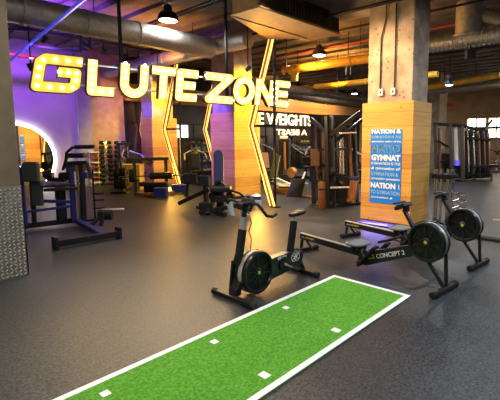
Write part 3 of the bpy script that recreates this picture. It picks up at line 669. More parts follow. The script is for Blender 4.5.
# --- abductor machine in the middle
a = thing('abductor_machine', 'black leg machine with a tall navy backrest in front of the second clad column', 'gym machine', (6.1, 7.0, 0))
slab((5.87, 7.56, 0.75), .32, .25, .13, 0, .02).build('thigh_pad', 'black_vinyl', a, .02)
slab((5.99, 7.2, 0.72), .24, .24, .13, 0, .02).build('thigh_pad', 'black_vinyl', a, .02)
slab((6.16, 6.88, 1.03), .22, .80, .09, .06, .11).build('backrest', 'navy_vinyl', a, .02)
P(a, 'seat', 'black_vinyl', ('box', (6.01, 6.64, 0.58), (.44, .42, .12), RZ), bevel=.03)
P(a, 'seat_post', 'black_metal', ('bar', (6.06, 6.73, 0.54), (6.03, 6.71, 0), .12, .12), bevel=.006)
PS(a, 'pad_arm', 'black_metal', ('bar', (5.85, 7.62, 0.63), (5.76, 7.57, 0.33), .07, .06), ('bar', (6.03, 7.21, 0.6), (6.0, 7.15, 0.16), .09, .08), bevel=.006)
P(a, 'lever', 'black_metal', ('bar', (5.67, 7.77, 0.16), (6.02, 7.06, 0.53), .08, .09), bevel=.006)
PS(a, 'base_frame', 'black_metal', ('bar', (5.61, 6.94, 0.05), (6.25, 6.31, 0.23), .09, .09), ('bar', (5.97, 7.45, 0.08), (5.84, 6.33, 0.06), .09, .09), ('bar', (5.69, 6.78, 0.03), (5.99, 6.89, 0.31), .08, .08), bevel=.006)
P(a, 'frame_leg', 'pale_plastic', ('bar', (6.05, 6.39, 0.31), (6.07, 6.33, 0), .07, .06), bevel=.006)
P(a, 'frame_leg', 'pale_plastic', ('bar', (6.2, 6.2, 0.18), (6.13, 6.1, 0), .09, .06), bevel=.006)
PS(a, 'handle_arm', 'black_metal', ('tube', [(6.03, 6.92, 0.62), (6.03, 6.65, 0.71), (6.06, 6.43, 0.57), (6.21, 6.27, 0.5), (6.3, 6.15, 0.39)], .03, 10), ('tube', [(5.99, 6.48, 0.44), (6.14, 6.32, 0.39), (6.43, 6.17, 0.42)], .026, 10), ('tube', [(6.06, 6.9, 0.69), (6.1, 6.73, 0.74), (6.05, 6.61, 0.64)], .022, 8), smooth=True)
PS(a, 'pivot', 'black_satin', ('cyl', (5.85, 6.76, 0.4), (5.97, 6.79, 0.41), .11, None, 18), ('cyl', (6.05, 6.42, 0.44), (6.16, 6.45, 0.44), .09, None, 18), ('box', (5.8, 6.92, 0.19), (.3, .2, .16), RZ), ('box', (5.98, 6.55, 0.37), (.34, .2, .14), RZ), smooth=False, bevel=.012)
P(a, 'leg_roller', 'black_vinyl', ('cyl', (6.15, 6.15, 0.32), (6.28, 5.97, 0.17), .13, None, 18), smooth=True)
t = thing('step_platform', 'blue topped step platform with pale sides on the floor behind the exercise bike', 'step', (7.22, 6.83, 0))
P(t, 'top', 'blue_box_and_light', ('box', (7.24, 6.89, 0.24), (.50, .36, .10), RZ), bevel=.03)
P(t, 'riser', 'pale_plastic', ('box', (7.24, 6.86, 0.11), (.44, .32, .17), RZ), bevel=.02)

# --- cable crossover station behind the main column
c = thing('cable_station', 'tall black multi-station cable machine with slanted top arms left of the wood-clad column', 'gym machine', (8.8, 5.6, 0))
P(c, 'main_post', 'black_metal', ('bar', (8.37, 5.37, -0.01), (8.61, 5.61, 2.23), .07, .09), ('bar', (8.46, 5.27, -0.01), (8.71, 5.52, 2.28), .06, .09), bevel=.006)
pa, pb, qa, qb = [Vector(v) for v in ((8.37, 5.38, 0.08), (8.6, 5.6, 2.14), (8.47, 5.28, 0.08), (8.7, 5.5, 2.14))]
for i in range(9): P(c, 'post_rung', 'black_metal', ('bar', pa.lerp(pb, i/8), qa.lerp(qb, i/8), .03, .04))
PS(c, 'top_arm', 'black_satin', ('bar', (8.56, 5.49, 1.75), (9.23, 5.0, 2.35), .09, .10), ('bar', (8.97, 5.54, 1.65), (9.71, 5.19, 2.21), .07, .08), bevel=.006)
PS(c, 'top_arm', 'black_satin', ('bar', (8.65, 5.55, 1.8), (8.83, 6.25, 2.21), .07, .09), bevel=.006)
mb = MB().bar((8.99, 6.4, 2.28), (9.81, 5.54, 2.25), .07, .09).bar((9.0, 6.34, 2.07), (9.73, 5.57, 2.01), .05, .05)
for i in range(8):
    p = Vector((9.0, 6.34, 2.07)).lerp(Vector((9.73, 5.57, 2.01)), i/8); q = Vector((8.99, 6.4, 2.28)).lerp(Vector((9.81, 5.54, 2.25)), (i+1)/8); mb.bar(p, q, .03, .03); mb.bar(p.lerp(q, 0)+Vector((0,0,.0)), p+Vector((0,0,.2)), .03, .03)
mb.build('top_truss', 'black_metal', c)
for u_a, u_b in (((8.7, 6.03, -0.09), (8.95, 6.27, 2.22)), ((9.22, 5.36, -0.02), (9.43, 5.6, 2.06)), ((9.11, 6.06, -0.03), (9.36, 6.3, 2.23)), ((9.49, 5.23, 0.02), (9.69, 5.46, 2.01))): PS(c, 'upright', 'black_metal', ('bar', u_a, u_b, .085, .085), bevel=.005)
PS(c, 'guide_rod', 'rod_steel', ('cyl', (9.01, 5.44, 0.69), (9.15, 5.55, 1.85), .028), ('cyl', (9.11, 5.41, 0.69), (9.23, 5.54, 1.85), .028), smooth=True)
PS(c, 'guide_rod', 'bronze_paint', ('cyl', (8.92, 6.09, 0.6), (9.08, 6.25, 2.04), .022), ('cyl', (9.14, 6.02, 0.59), (9.3, 6.17, 2.04), .035), smooth=True)
PS(c, 'guide_rod', 'bronze_paint', ('cyl', (9.47, 5.39, 0.66), (9.6, 5.55, 1.96), .045), smooth=True)
mb = MB()
for i in range(12): mb.box(Vector((8.82, 5.36, 0.1))+UV*(i*.062), (.34, .16, .056), RZ)
mb.build('weight_stack', 'black_metal', c, .004)
P(c, 'shroud', 'bronze_paint', ('box', (8.71, 6.01, 1.2), (.22, .12, .44), RZ), bevel=.015)
PS(c, 'pulley', 'black_satin', ('cyl', (8.42, 5.37, 0.89), (8.5, 5.28, 0.89), .10, None, 18), ('cyl', (8.64, 5.21, 0.56), (8.68, 5.18, 0.59), .10, None, 18), ('cyl', (8.57, 5.79, 0.85), (8.61, 5.75, 0.85), .08, None, 18), smooth=True)
P(c, 'cross_brace', 'black_metal', ('bar', (8.86, 6.19, 1.39), (8.6, 5.59, 1.41), .06, .06), ('bar', (8.7, 5.48, 1.41), (9.4, 5.5, 1.44), .06, .06), ('bar', (8.9, 5.93, 0.4), (9.18, 5.36, 0.43), .06, .06), ('bar', (9.13, 6.11, 0.99), (9.32, 5.46, 0.93), .05, .05))
for u0, u1 in (((9.63, 6.51, -0.14), (9.88, 6.75, 2.15)), ((9.79, 6.34, -0.11), (10.05, 6.59, 2.21)), ((9.65, 5.93, -0.05), (9.9, 6.16, 2.19)), ((9.74, 5.54, -0.05), (9.96, 5.79, 2.13))): P(c, 'upright', 'black_metal', ('bar', u0, u1, .10, .10), bevel=.005)
P(c, 'top_housing', 'black_metal', ('box', (9.11, 5.8, 2.13), (.5, .3, .2), RZ), ('box', (9.23, 6.27, 2.18), (.4, .2, .16), RZ), ('box', (9.54, 5.64, 2.14), (.3, .2, .16), RZ), bevel=.01)
P(c, 'stack_cover', 'panel_dark', ('box', (9.58, 6.22, 0.26), (.5, .2, 1.0), RZ), ('box', (9.69, 5.73, 0.57), (.34, .2, 1.3), RZ), bevel=.01)
PS(c, 'pull_bar', 'aluminium', ('cyl', (8.62, 5.22, 1.81), (8.89, 4.94, 1.83), .018), ('cyl', (8.33, 5.3, 0.51), (8.65, 4.97, 0.52), .026), smooth=True)
P(c, 'seat_pad', 'bronze_paint', ('bar', (8.94, 5.09, 0.1), (9.07, 5.07, 0.64), .10, .22), bevel=.015)
P(c, 'thigh_pad', 'navy_vinyl', ('box', (9.45, 5.41, 0.66), (.46, .2, .09), RZ), bevel=.02)
PS(c, 'base_frame', 'black_metal', ('bar', (8.48, 5.97, -0.03), (8.46, 5.28, 0.01), .10, .08), ('bar', (8.49, 5.32, 0.02), (9.53, 5.05, 0.03), .10, .08), ('bar', (9.11, 6.06, -0.03), (8.46, 5.28, 0.01), .1, .08), bevel=.005)
t = thing('boxing_bag', 'orange-brown cylindrical bag standing at the left foot of the cable machine', 'bag', (8.17, 5.43, 0))
P(t, 'bag', 'orange_vinyl', ('lathe', [(.0, 0), (.075, 0), (.088, .02), (.088, .60), (.07, .66), (0, .67)], (8.17, 5.43, 0), (0, 0, 1), 20), smooth=True)
P(t, 'strap', 'black_vinyl', ('lathe', [(.091, .46), (.091, .50), (.08, .50), (.08, .46)], (8.17, 5.43, 0), (0, 0, 1), 20, True), ('tube', [(8.16, 5.51, 0.63), (8.21, 5.48, 0.77), (8.24, 5.42, 0.63)], .014, 6))

# --- leg press
l = thing('leg_press', 'leg press with dark tilted foot plate and pale seat left of the cable machine', 'gym machine', (9.5, 7.5, 0))
P(l, 'foot_plate', 'black_rubber', ('prism', [(9.5, 7.36, 0.48), (9.46, 6.84, 0.54), (9.31, 6.88, 0.04), (9.24, 7.39, -0.0)], FV*.05), bevel=.008)
P(l, 'seat', 'pale_plastic', ('prism', [(9.38, 8.08, 0.49), (9.35, 7.81, 0.49), (9.55, 7.43, 0.32), (9.52, 7.44, 0.24), (9.37, 7.74, 0.25), (9.37, 8.06, 0.37)], FV*.4), bevel=.02)
P(l, 'back_pad', 'black_vinyl', ('bar', (9.39, 8.04, 0.4), (9.89, 8.27, 1.14), .26, .12), bevel=.03)
P(l, 'tower', 'black_metal', ('bar', (10.13, 8.33, -0.14), (10.34, 8.5, 1.64), .10, .10), ('bar', (10.31, 8.14, -0.11), (10.51, 8.33, 1.64), .09, .10), ('bar', (10.3, 8.53, 1.6), (10.52, 8.3, 1.6), .10, .10), bevel=.005)
PS(l, 'guide_rod', 'orange_vinyl', ('cyl', (10.24, 8.24, 0.68), (10.34, 8.34, 1.57), .04), smooth=True)
P(l, 'tower_cap', 'white_paint', ('box', (10.42, 8.43, 1.72), (.26, .18, .10), RZ), bevel=.03)
P(l, 'weight_stack', 'black_metal', ('box', (10.26, 8.28, 0.28), (.3, .2, .5), RZ), bevel=.005)
P(l, 'plate_disc', 'bronze_paint', ('cyl', (9.96, 7.8, 0.62), (10.11, 7.79, 0.64), .16, None, 20), smooth=True)
PS(l, 'base_frame', 'bronze_paint', ('bar', (9.71, 8.23, 0.06), (9.35, 6.98, 0.01), .09, .09), ('bar', (9.87, 8.49, 0.07), (10.03, 7.6, 0.07), .09, .09), ('bar', (9.39, 7.01, 0.03), (9.38, 6.44, 0.01), .09, .09), bevel=.005)
PS(l, 'link_arm', 'aluminium', ('bar', (9.55, 7.13, 0.3), (9.88, 7.17, 0.69), .05, .05), ('box', (9.8, 7.13, 0.16), (.2, .2, .42), RZ), bevel=.005)

# ------------------------------------------------------------------ dumbbell towers and racks along the back wall
ORD = ['top', 'second', 'third', 'fourth', 'fifth', 'sixth', 'seventh', 'eighth', 'ninth', 'bottom']
def dumbbell(c, ax, r, L, label, group, m='black_rubber'):
    c = Vector(c); ax = Vector(ax)
    t = thing('dumbbell', label, 'dumbbell', tuple(c-Vector((0, 0, r))), 0, group)
    P(t, 'handle', 'chrome', ('cyl', c-ax*(L*.3), c+ax*(L*.3), r*.27, None, 8), smooth=True)
    for s in (-1, 1): P(t, 'head', m, ('lathe', [(0, 0), (r*.9, 0), (r, r*.15), (r, L*.3), (r*.9, L*.34), (0, L*.34)], c+ax*(s*L*.16), ax*s, 8))
for x, nm in ((7.02, 'left'), (7.60, 'right')):
    t = thing('dumbbell_tower', 'slim upright dumbbell tower, the %s one of the two by the orange-lit wall' % nm, 'dumbbell rack', (x, 14.02, 0), 0, 'dumbbell towers')
    for dx in (-.05, .05): P(t, 'post', 'galvanised', ('bar', (x+dx, 14.05, .0), (x+dx, 14.05, 1.62), .035, .05))
    P(t, 'base', 'black_metal', ('box', (x, 14.0, .02), (.46, .4, .04)))
    for k in range(9):
        z = 1.52-k*.165
        P(t, 'cradle', 'galvanised', ('box', (x, 13.98, z-.062), (.12, .16, .014)))
        dumbbell((x, 13.97, z+.01), (1, 0, 0), min(.08, .068+k*.0025), .40+k*.01, 'black dumbbell on the %s cradle of the %s dumbbell tower' % (ORD[k] if k < 8 else 'bottom', nm), 'dumbbells on the %s tower' % nm)
t = thing('wire_shelf', 'low pale wire shelf rack left of the two dumbbell towers', 'shelf', (6.72, 14.0, 0))
for dx in (-.16, .16): P(t, 'post', 'white_paint', ('bar', (6.58+dx, 14.0, 0), (6.58+dx, 14.0, 1.25), .03, .03))
for k in range(7): P(t, 'shelf', 'red_paint' if k % 2 else 'white_paint', ('box', (6.58, 13.98, .12+k*.18), (.34, .22, .03)))

def rack(x0, x1, y, zs, label, rows, short):
    t = thing('weights_rack', label, 'rack', ((x0+x1)/2, y, 0))
    for x in (x0, x1):
        P(t, 'side_frame', 'black_metal', ('bar', (x, y+.2, 0), (x, y+.2, zs[-1]+.2), .06, .06), ('bar', (x, y-.25, .03), (x, y+.25, .03), .06, .06), bevel=.004)
    for i, z in enumerate(zs):
        P(t, 'shelf', 'galvanised' if rows[i][3] else 'black_metal', ('box', ((x0+x1)/2, y, z), (x1-x0, .36, .035), 0, radians(12)), bevel=.004)
        n, kind, m, _ = rows[i]
        for k in range(n):
            x = x0+(x1-x0)*(k+.5)/n; w = 'from the left'
            pos = ['first', 'second', 'third', 'fourth', 'fifth', 'sixth', 'seventh', 'eighth'][k]
            tier = ['bottom', 'second lowest', 'third lowest', 'top'][i] if len(zs) == 4 else ['bottom', 'middle', 'top'][i]
            if kind == 'd': dumbbell((x, y-.02, z+.105), (0, 1, 0), min(.085, (x1-x0)/n*.42), .32, '%s dumbbell %s on the %s shelf of %s' % (pos, w, tier, short), 'dumbbells on '+short, m)
            else:
                o = thing('kettlebell', '%s kettlebell %s on the %s shelf of %s' % (pos, w, tier, short), 'kettlebell', (x, y-.02, z+.015), 0, 'kettlebells on '+short)
                r = min(.085, (x1-x0)/n*.42)
                P(o, 'ball', m, ('lathe', [(0, 0), (r*.6, 0), (r*.95, r*.5), (r, r*.95), (r*.75, r*1.6), (0, r*1.9)], (x, y-.02, z+.02), (0, 0, 1), 12), smooth=True)
                P(o, 'handle', 'black_metal', ('tube', [(x-r*.6, y-.02, z+.02+r*1.4), (x-r*.62, y-.02, z+.02+r*2.2), (x, y-.02, z+.02+r*2.5), (x+r*.62, y-.02, z+.02+r*2.2), (x+r*.6, y-.02, z+.02+r*1.4)], r*.17, 6), smooth=True)
mat('lime_rubber', (.25, .28, .05), .6, noise=(20, .15)); mat('blue_lit_rubber', (.10, .13, .22), .5, noise=(20, .15))  # bluish rubber: blue light on the shelves put into dumbbell colour
rack(18.3, 20.6, 13.7, [.3, .68, 1.06, 1.40], 'long weights rack under the lit wall lettering at the back', [(7, 'd', 'black_rubber', 0), (8, 'd', 'black_rubber', 1), (8, 'd', 'blue_lit_rubber', 1), (8, 'k', 'lime_rubber', 0)], 'the back rack')
rack(10.85, 12.55, 13.7, [.35, .75, 1.15, 1.5], 'tall weights rack seen between the two farther clad columns', [(5, 'd', 'blue_box_and_light', 1), (6, 'd', 'blue_box_and_light', 1), (6, 'd', 'blue_lit_rubber', 1), (6, 'k', 'black_rubber', 1)], 'the rack between the columns')

# ------------------------------------------------------------------ weight machines standing at the back
def station(p, label, hue, rz, s=1.):
    x, y, _ = p
    t = thing('weight_machine', label, 'gym machine', (x, y, 0), rz, 'weight machines at the back')
    def A(name, m, *ops, **k): return P(t, name, m, *ops, local=True, **k)
    for dx in (-.28, .28): A('upright', 'black_metal', ('bar', (dx, .35, 0), (dx, .35, 1.75*s), .08, .08), bevel=.006)
    A('top_beam', 'black_metal', ('bar', (-.34, .35, 1.75*s), (.34, .35, 1.75*s), .09, .1), bevel=.006)
    for dx in (-.09, .09): A('guide_rod', 'rod_steel', ('cyl', (dx, .35, .1), (dx, .35, 1.7*s), .018), smooth=True)
    mb = MB()
    for k in range(10): mb.box((0, .35, .14+k*.062), (.34, .16, .055))
    mb.build('weight_stack', hue, t, .004, local=True)
    A('base_beam', 'black_metal', ('bar', (0, .4, .06), (0, -.75, .06), .1, .1), ('bar', (-.34, .35, .06), (.34, .35, .06), .1, .1), bevel=.006)
    A('seat_post', 'black_metal', ('bar', (0, -.35, .08), (0, -.35, .45), .09, .09), bevel=.006)
    A('seat', 'black_vinyl', ('box', (0, -.4, .49), (.36, .40, .08)), bevel=.025)
    A('backrest', hue, ('box', (0, -.12, .86), (.32, .09, .6), 0, radians(-12)), bevel=.025)
    for sx in (-1, 1):
        A('press_arm', 'galvanised', ('tube', [(sx*.12, .3, 1.45*s), (sx*.38, .05, 1.3*s), (sx*.4, -.35, 1.05*s)], .028, 8), smooth=True)
        A('grip', 'black_rubber', ('cyl', (sx*.4, -.35, 1.05*s), (sx*.4, -.55, 1.03*s), .034), smooth=True)
    return t
station((11.46, 10.27, 0), 'dark weight machine just right of the near amber chevron, under the first wall letters', 'bronze_paint', radians(-20))
station((13.75, 10.39, 0), 'dark weight machine behind the leg press, in front of the back weights rack', 'black_metal', radians(25))
station((12.86, 8.81, 0), 'bronze padded weight machine seen through the left side of the cable machine', 'bronze_paint', radians(-60))
station((13.49, 7.67, 0), 'dark weight machine seen between the cable machine and the wood-clad column', 'black_metal', radians(40))
station((9.55, 12.0, 0), 'dark weight machine in front of the rack between the two farther clad columns', 'black_metal', radians(-30), .85)
station((7.62, 13.2, 0), 'dark weight machine between the dumbbell towers and the farthest clad column', 'black_metal', radians(8), .85)

# ------------------------------------------------------------------ wall lettering at the back
s = thing('wall_lettering', 'glowing white FREE WEIGHTS wall lettering under the wooden fascia', 'sign', (17.5, WY-.05, 2.42))
text('letters', 'FREE WEIGHTS', 'neon_white', s, (14.0, WY-.07, 2.40), (1, 0, 0), (0, 0, 1), width=6.15, height=.60, depth=.05, bold=.008)
s = thing('reflected_lettering', 'reflection of a sign, modelled as smaller glowing backwards lettering, below the big wall lettering', 'sign', (18.3, WY-.05, 1.86))
o = text('letters', 'A BEAST', 'neon_reflection', s, (0, 0, 0), (1, 0, 0), (0, 0, 1), width=2.6, height=.32, depth=.03, bold=.015, local=True)  # sign reflected in the mirror wall, modelled as glowing letters
for v in o.data.vertices: v.co = Vector((1.3-v.co.x, v.co.y, v.co.z))
o.data.flip_normals()
t = tag(MB().span((9.9, WY-.10, 1.72), (10.95, WY-.04, 2.25)).build('wall_screen', 'screen_glow', bevel=.01), 'bright white screen on the back wall between the two farther columns', 'screen')

# round mirror with a halo
t = thing('round_mirror', 'large round mirror with a bright halo on the lavender wall', 'mirror', (4.05, WY, 0))
mc = Vector((4.12, WY-.02, 1.02))
MB().lathe([(0, 0), (1.09, 0), (1.09, .03), (0, .03)], mc-Vector((0, .04, 0)), (0, -1, 0), 56).build('mirror_plate', 'mirror_glass', t)
MB().lathe([(1.095, 0), (1.16, 0), (1.16, .035), (1.095, .035)], mc-Vector((0, .0, 0)), (0, -1, 0), 56, True).build('halo_light', 'halo_white', t)

# ------------------------------------------------------------------ machines on the right, far side
m = thing('cable_crossover', 'black cable machine frame with top beam directly right of the wood-clad column', 'gym machine', (16.8, 5.4, 0))
for u0, u1 in (((16.41, 5.63, 0), (16.75, 5.9, 2.24)), ((16.81, 5.2, 0), (17.16, 5.47, 2.24)), ((17.11, 4.89, 0), (17.49, 5.13, 2.21)), ((17.33, 5.83, -0.0), (17.61, 6.04, 2.27))): PS(m, 'upright', 'black_metal', ('bar', u0, u1, .12, .12), bevel=.01)
P(m, 'top_beam', 'black_metal', ('bar', (16.7, 5.96, 2.26), (17.54, 5.07, 2.17), .10, .12), ('bar', (17.36, 6.15, 2.28), (16.76, 5.9, 2.26), .10, .1), bevel=.01)
PS(m, 'guide_rod', 'orange_vinyl', ('cyl', (16.84, 5.66, 0.24), (17.06, 5.85, 2.13), .05), smooth=True)
PS(m, 'guide_rod', 'white_paint', ('cyl', (17.36, 5.25, 0.83), (17.5, 5.39, 2.13), .075), ('cyl', (17.0, 5.9, 2.09), (17.02, 5.91, 2.23), .08), smooth=True)
P(m, 'weight_stack', 'black_metal', ('box', (17.25, 5.59, 0.54), (.3, .3, 1.1), RZ), ('box', (17.55, 5.23, 0.35), (.26, .3, .5), RZ), bevel=.01)
P(m, 'stack_light', 'led_violet', ('box', (17.25, 5.19, 0.72), (.12, .1, .2), RZ))
PS(m, 'cable_arm', 'black_metal', ('bar', (16.48, 5.76, 1.62), (16.98, 5.46, 1.35), .07, .07), ('bar', (16.49, 5.56, 0.78), (17.02, 5.33, 0.92), .07, .07))
P(m, 'base_beam', 'black_metal', ('bar', (16.48, 5.69, 0.03), (17.24, 4.9, 0.03), .14, .12), bevel=.01)
m = thing('multi_gym', 'dark multi gym with tall shrouded weight stacks near the bright windows', 'gym machine', (18.2, 4.8, 0))
for i, (u, vt) in enumerate(((467, 127), (472, 130), (478, 131), (483, 131), (488, 133))):
    P(m, 'stack_shroud', 'black_metal' if i % 2 else 'panel_dark', ('bar', ((18.1, 5.04, 0.08), (18.35, 4.92, 0.07), (18.64, 4.77, 0.08), (18.9, 4.65, 0.09), (19.15, 4.53, 0.08))[i], ((18.33, 5.26, 2.15), (18.57, 5.13, 2.03), (18.85, 4.97, 1.99), (19.11, 4.85, 1.99), (19.36, 4.72, 1.91))[i], .15, .2), bevel=.01)
    PS(m, 'guide_rod', 'rod_steel' if i < 2 else 'bronze_paint', ('cyl', ((18.08, 4.97, 0.33), (18.37, 4.84, 0.4), (18.63, 4.7, 0.39), (18.9, 4.59, 0.47), (19.15, 4.49, 0.58))[i], ((18.26, 5.15, 1.98), (18.53, 5.0, 1.9), (18.8, 4.86, 1.86), (19.05, 4.73, 1.82), (19.28, 4.62, 1.74))[i], .03), smooth=True)
P(m, 'top_beam', 'black_metal', ('bar', (18.14, 5.32, 2.18), (19.39, 4.7, 1.95), .10, .14), ('bar', (18.03, 5.18, 1.7), (19.33, 4.54, 1.62), .07, .09), ('bar', (19.13, 4.82, 1.95), (19.82, 4.65, 2.46), .07, .08), bevel=.01)
P(m, 'base_beam', 'black_metal', ('bar', (18.02, 5.13, 0.08), (19.22, 4.47, 0.12), .14, .12), bevel=.01)
m = thing('flat_bench', 'black flat bench standing in front of the multi gym near the windows', 'bench', (18.6, 4.6, 0))
P(m, 'pad', 'black_vinyl', ('bar', (18.1, 4.85, 0.54), (18.81, 4.12, 0.6), .28, .09), bevel=.02)
P(m, 'leg', 'black_metal', ('bar', (18.63, 4.31, 0.58), (18.52, 4.24, 0), .07, .07)); P(m, 'leg', 'black_metal', ('bar', (18.13, 4.82, 0.54), (18.03, 4.75, 0), .07, .07))
P(m, 'stretcher', 'black_metal', ('bar', (17.87, 4.87, 0.23), (18.57, 4.29, 0.24), .07, .07))
def spin(loc, rz, label):
    b = thing('spin_bike', label, 'exercise bike', loc, rz, 'spin bikes by the windows')
    P(b, 'flywheel', 'chrome', ('lathe', [(.17, -.015), (.23, -.02), (.23, .02), (.17, .015)], (.35, 0, .32), (0, 1, 0), 24, True), ('cyl', (.35, -.03, .32), (.35, .03, .32), .05), ('bar', (.35, 0, .12), (.35, 0, .52), .02, .03), ('bar', (.15, 0, .32), (.55, 0, .32), .02, .03), smooth=True, local=True)
    P(b, 'frame', 'galvanised', ('bar', (.35, 0, .32), (.28, 0, .85), .05, .06), ('bar', (.30, 0, .6), (-.3, 0, .45), .06, .07), ('bar', (-.3, 0, .06), (-.28, 0, .85), .06, .06), ('bar', (-.45, 0, .06), (.55, 0, .06), .07, .06), local=True)
    P(b, 'foot_bar', 'black_metal', ('bar', (.52, -.27, .04), (.52, .27, .04), .06, .06), local=True); P(b, 'foot_bar', 'black_metal', ('bar', (-.45, -.27, .04), (-.45, .27, .04), .06, .06), local=True)
    P(b, 'saddle', 'black_vinyl', ('prism', [(-.42, -.1, .92), (-.42, .1, .92), (-.2, .04, .92), (-.1, 0, .92), (-.2, -.04, .92)], (0, 0, .05)), ('bar', (-.28, 0, .8), (-.28, 0, .93), .04, .04), local=True)
    P(b, 'handlebar', 'black_rubber', ('tube', [(.5, -.2, 1.1), (.28, -.22, 1.05), (.25, 0, 1.02), (.28, .22, 1.05), (.5, .2, 1.1)], .02, 8), ('bar', (.28, 0, .82), (.26, 0, 1.02), .05, .05), smooth=True, local=True)
    return b
s0 = spin((25.48, 5.86, 0), radians(150), 'silver spin bike by the windows, the one nearest the multi gym')
dup(s0, (23.48, 5.06, 0), radians(165), 'silver spin bike by the windows at the right edge of the picture')
tag(MB().box((21.42, 7.27, 3.31), (1.15, .2, .2), RZ).build('red_beam', 'red_paint', bevel=.02), 'red box beam up high just right of the wood-clad column', 'beam')
tag(MB().box((9.6, 2.01, 0), (.10, .20, .004), .2).build('floor_marker', 'decal_yellow'), 'small yellow marker on the floor at the right edge', 'floor marker')

# ------------------------------------------------------------------ ducts, pipes and units under the ceiling
def hangers(t, pts, r):
    for p in pts: P(t, 'hanger', 'black_metal', ('cyl', (p[0], p[1], p[2]), (p[0], p[1], 4.79), .008, None, 6))
def duct(name, label, a, b, r, m, ribs=0, hang=2):
    a, b = Vector(a), Vector(b); d = (b-a).normalized(); n = int((b-a).length/1.1)
    t = thing(name, label, 'duct', tuple((a+b)/2-Vector((0, 0, r))))
    MB().cyl(a, b, r, n=28).build('duct_run', m, t, smooth=True)
    for i in range(1, n): 
        c = a+d*(i*1.1); MB().lathe([(r, -.02), (r+.012, -.012), (r+.012, .012), (r, .02)], c, d, 28, True).build('joint_band', m, t, smooth=True)
    hangers(t, [a+(b-a)*q+Vector((0, 0, r)) for q in (.3, .7)], r)
    if ribs:
        mb = MB()
        for i in range(ribs): mb.lathe([(r+.001, -.012), (r+.016, 0), (r+.001, .012)], a+(b-a)*((i+.5)/ribs)*.55, d, 28)
        mb.build('flexible_section', m, t, smooth=True)
    return t
duct('round_duct', 'long silver round duct running from the top left corner above the lit sign', (-3, 7.72, 3.84), (6.72, 7.72, 3.87), .235, 'galvanised')
duct('round_duct', 'round duct catching violet light that crosses behind the end of the silver duct', (7.05, 6.75, 3.98), (7.05, 13.6, 3.98), .19, 'galvanised')
t = duct('round_duct', 'silver duct with a ribbed flexible section at the top right', (10.3, 4.3, 3.92), (10.3, -3, 3.92), .165, 'galvanised', 40)
P(t, 'riser', 'galvanised', ('cyl', (10.4, 2.97, 4.02), (10.4, 2.97, 4.75), .30, None, 30), ('lathe', [(.30, 4.05), (.36, 4.03), (.36, 3.99), (.2, 3.97)], (10.4, 2.97, 0), (0, 0, 1), 30), smooth=True)
P(t, 'bend', 'galvanised', ('tube', [(10.4, 2.97, 4.45), (10.5, 2.6, 4.35), (10.6, 2.2, 4.15), (10.6, 1.6, 4.1)], .2, 20), smooth=True)
duct('amber_light_duct', 'round duct, amber light painted into its colour, that ends in a tee left of the concrete column', (10.1, 8.0, 3.78), (10.1, 4.5, 3.78), .12, 'amber_light_duct')
P([o for o in COL.objects if o.name == 'amber_light_duct'][0], 'tee_drop', 'amber_light_duct', ('cyl', (10.1, 7.75, 3.78), (10.1, 7.75, 3.42), .11, None, 20), ('cyl', (10.1, 8.15, 3.78), (10.1, 7.95, 3.78), .14, None, 20), smooth=True)
duct('amber_light_duct', 'thinner duct, amber light painted into its colour, behind and below the amber tee duct', (13.7, 9.5, 3.72), (13.7, 4.8, 3.72), .10, 'amber_light_duct')
duct('far_duct', 'thin duct, amber light painted into its colour, low at the far right beyond the concrete column', (17.73, 6.83, 3.78), (17.16, 3.81, 3.97), .12, 'amber_light_duct')
duct('far_duct', 'blue grey duct under the thin amber one at the far right', (18.75, 7.21, 3.72), (18.31, 4.04, 3.78), .15, 'galvanised')
duct('far_duct', 'dull grey duct passing above the back wall lettering', (11.5, 9.8, 3.55), (21, 9.8, 3.55), .16, 'dull_duct')
duct('far_duct', 'dull grey duct beside the back wall fascia, nearest the wall', (11, 12.4, 3.75), (25, 12.4, 3.75), .2, 'dull_duct')
def pipe(label, pts, r, m, name='pipe'): return tag(MB().tube(pts, r, 10).build(name, m, smooth=True), label, 'pipe')
pipe('thick red pipe behind the first letters of the lit sign', [(-2, 12.9, 4.02), (8.05, 12.9, 4.02)], .05, 'red_paint')
pipe('red sprinkler pipe crossing the ceiling left of the concrete column', [(10.75, 9.4, 4.4), (10.75, 4.2, 4.4), (10.75, 1, 4.4)], .03, 'red_paint')
pipe('red sprinkler pipe along the ceiling behind the amber tee duct', [(12.2, 12, 4.2), (12.2, 3, 4.2)], .035, 'red_paint')
ba, bz = Vector((3.17, 10.71, 3.5)), Vector((2.54, 5.55, 3.5))
tag(MB().tube([bz.lerp(ba, 1.15), bz.lerp(ba, -.15)], .028, 12).build('blue_rail', 'blue_rail', smooth=True), 'long straight blue light rail slanting across the top left corner', 'light rail')
pipe('thin dark pipe slanting under the silver duct at the top left', [(3.0, 11.3, 4.3), (6.0, 9.6, 4.3)], .03, 'black_metal')
pipe('dark conduit running along the left ceiling behind the sign', [(1, 11.4, 4.45), (13, 11.4, 4.45)], .03, 'black_metal')
pipe('long dark conduit crossing the ceiling over the lit sign', [(5.9, -2, 4.55), (5.9, 12, 4.55)], .03, 'black_metal')
pipe('dark conduit crossing the ceiling just past the air unit', [(9.6, -2, 4.5), (9.6, 12, 4.5)], .025, 'black_metal')
pipe('dark conduit high over the far machines', [(14.5, -2, 4.5), (14.5, 12, 4.5)], .03, 'black_metal')
t = thing('pipe_bracket', 'black square pipe bracket hanging under the silver duct above the first letters', 'bracket', (4.74, 10.18, 4.02))
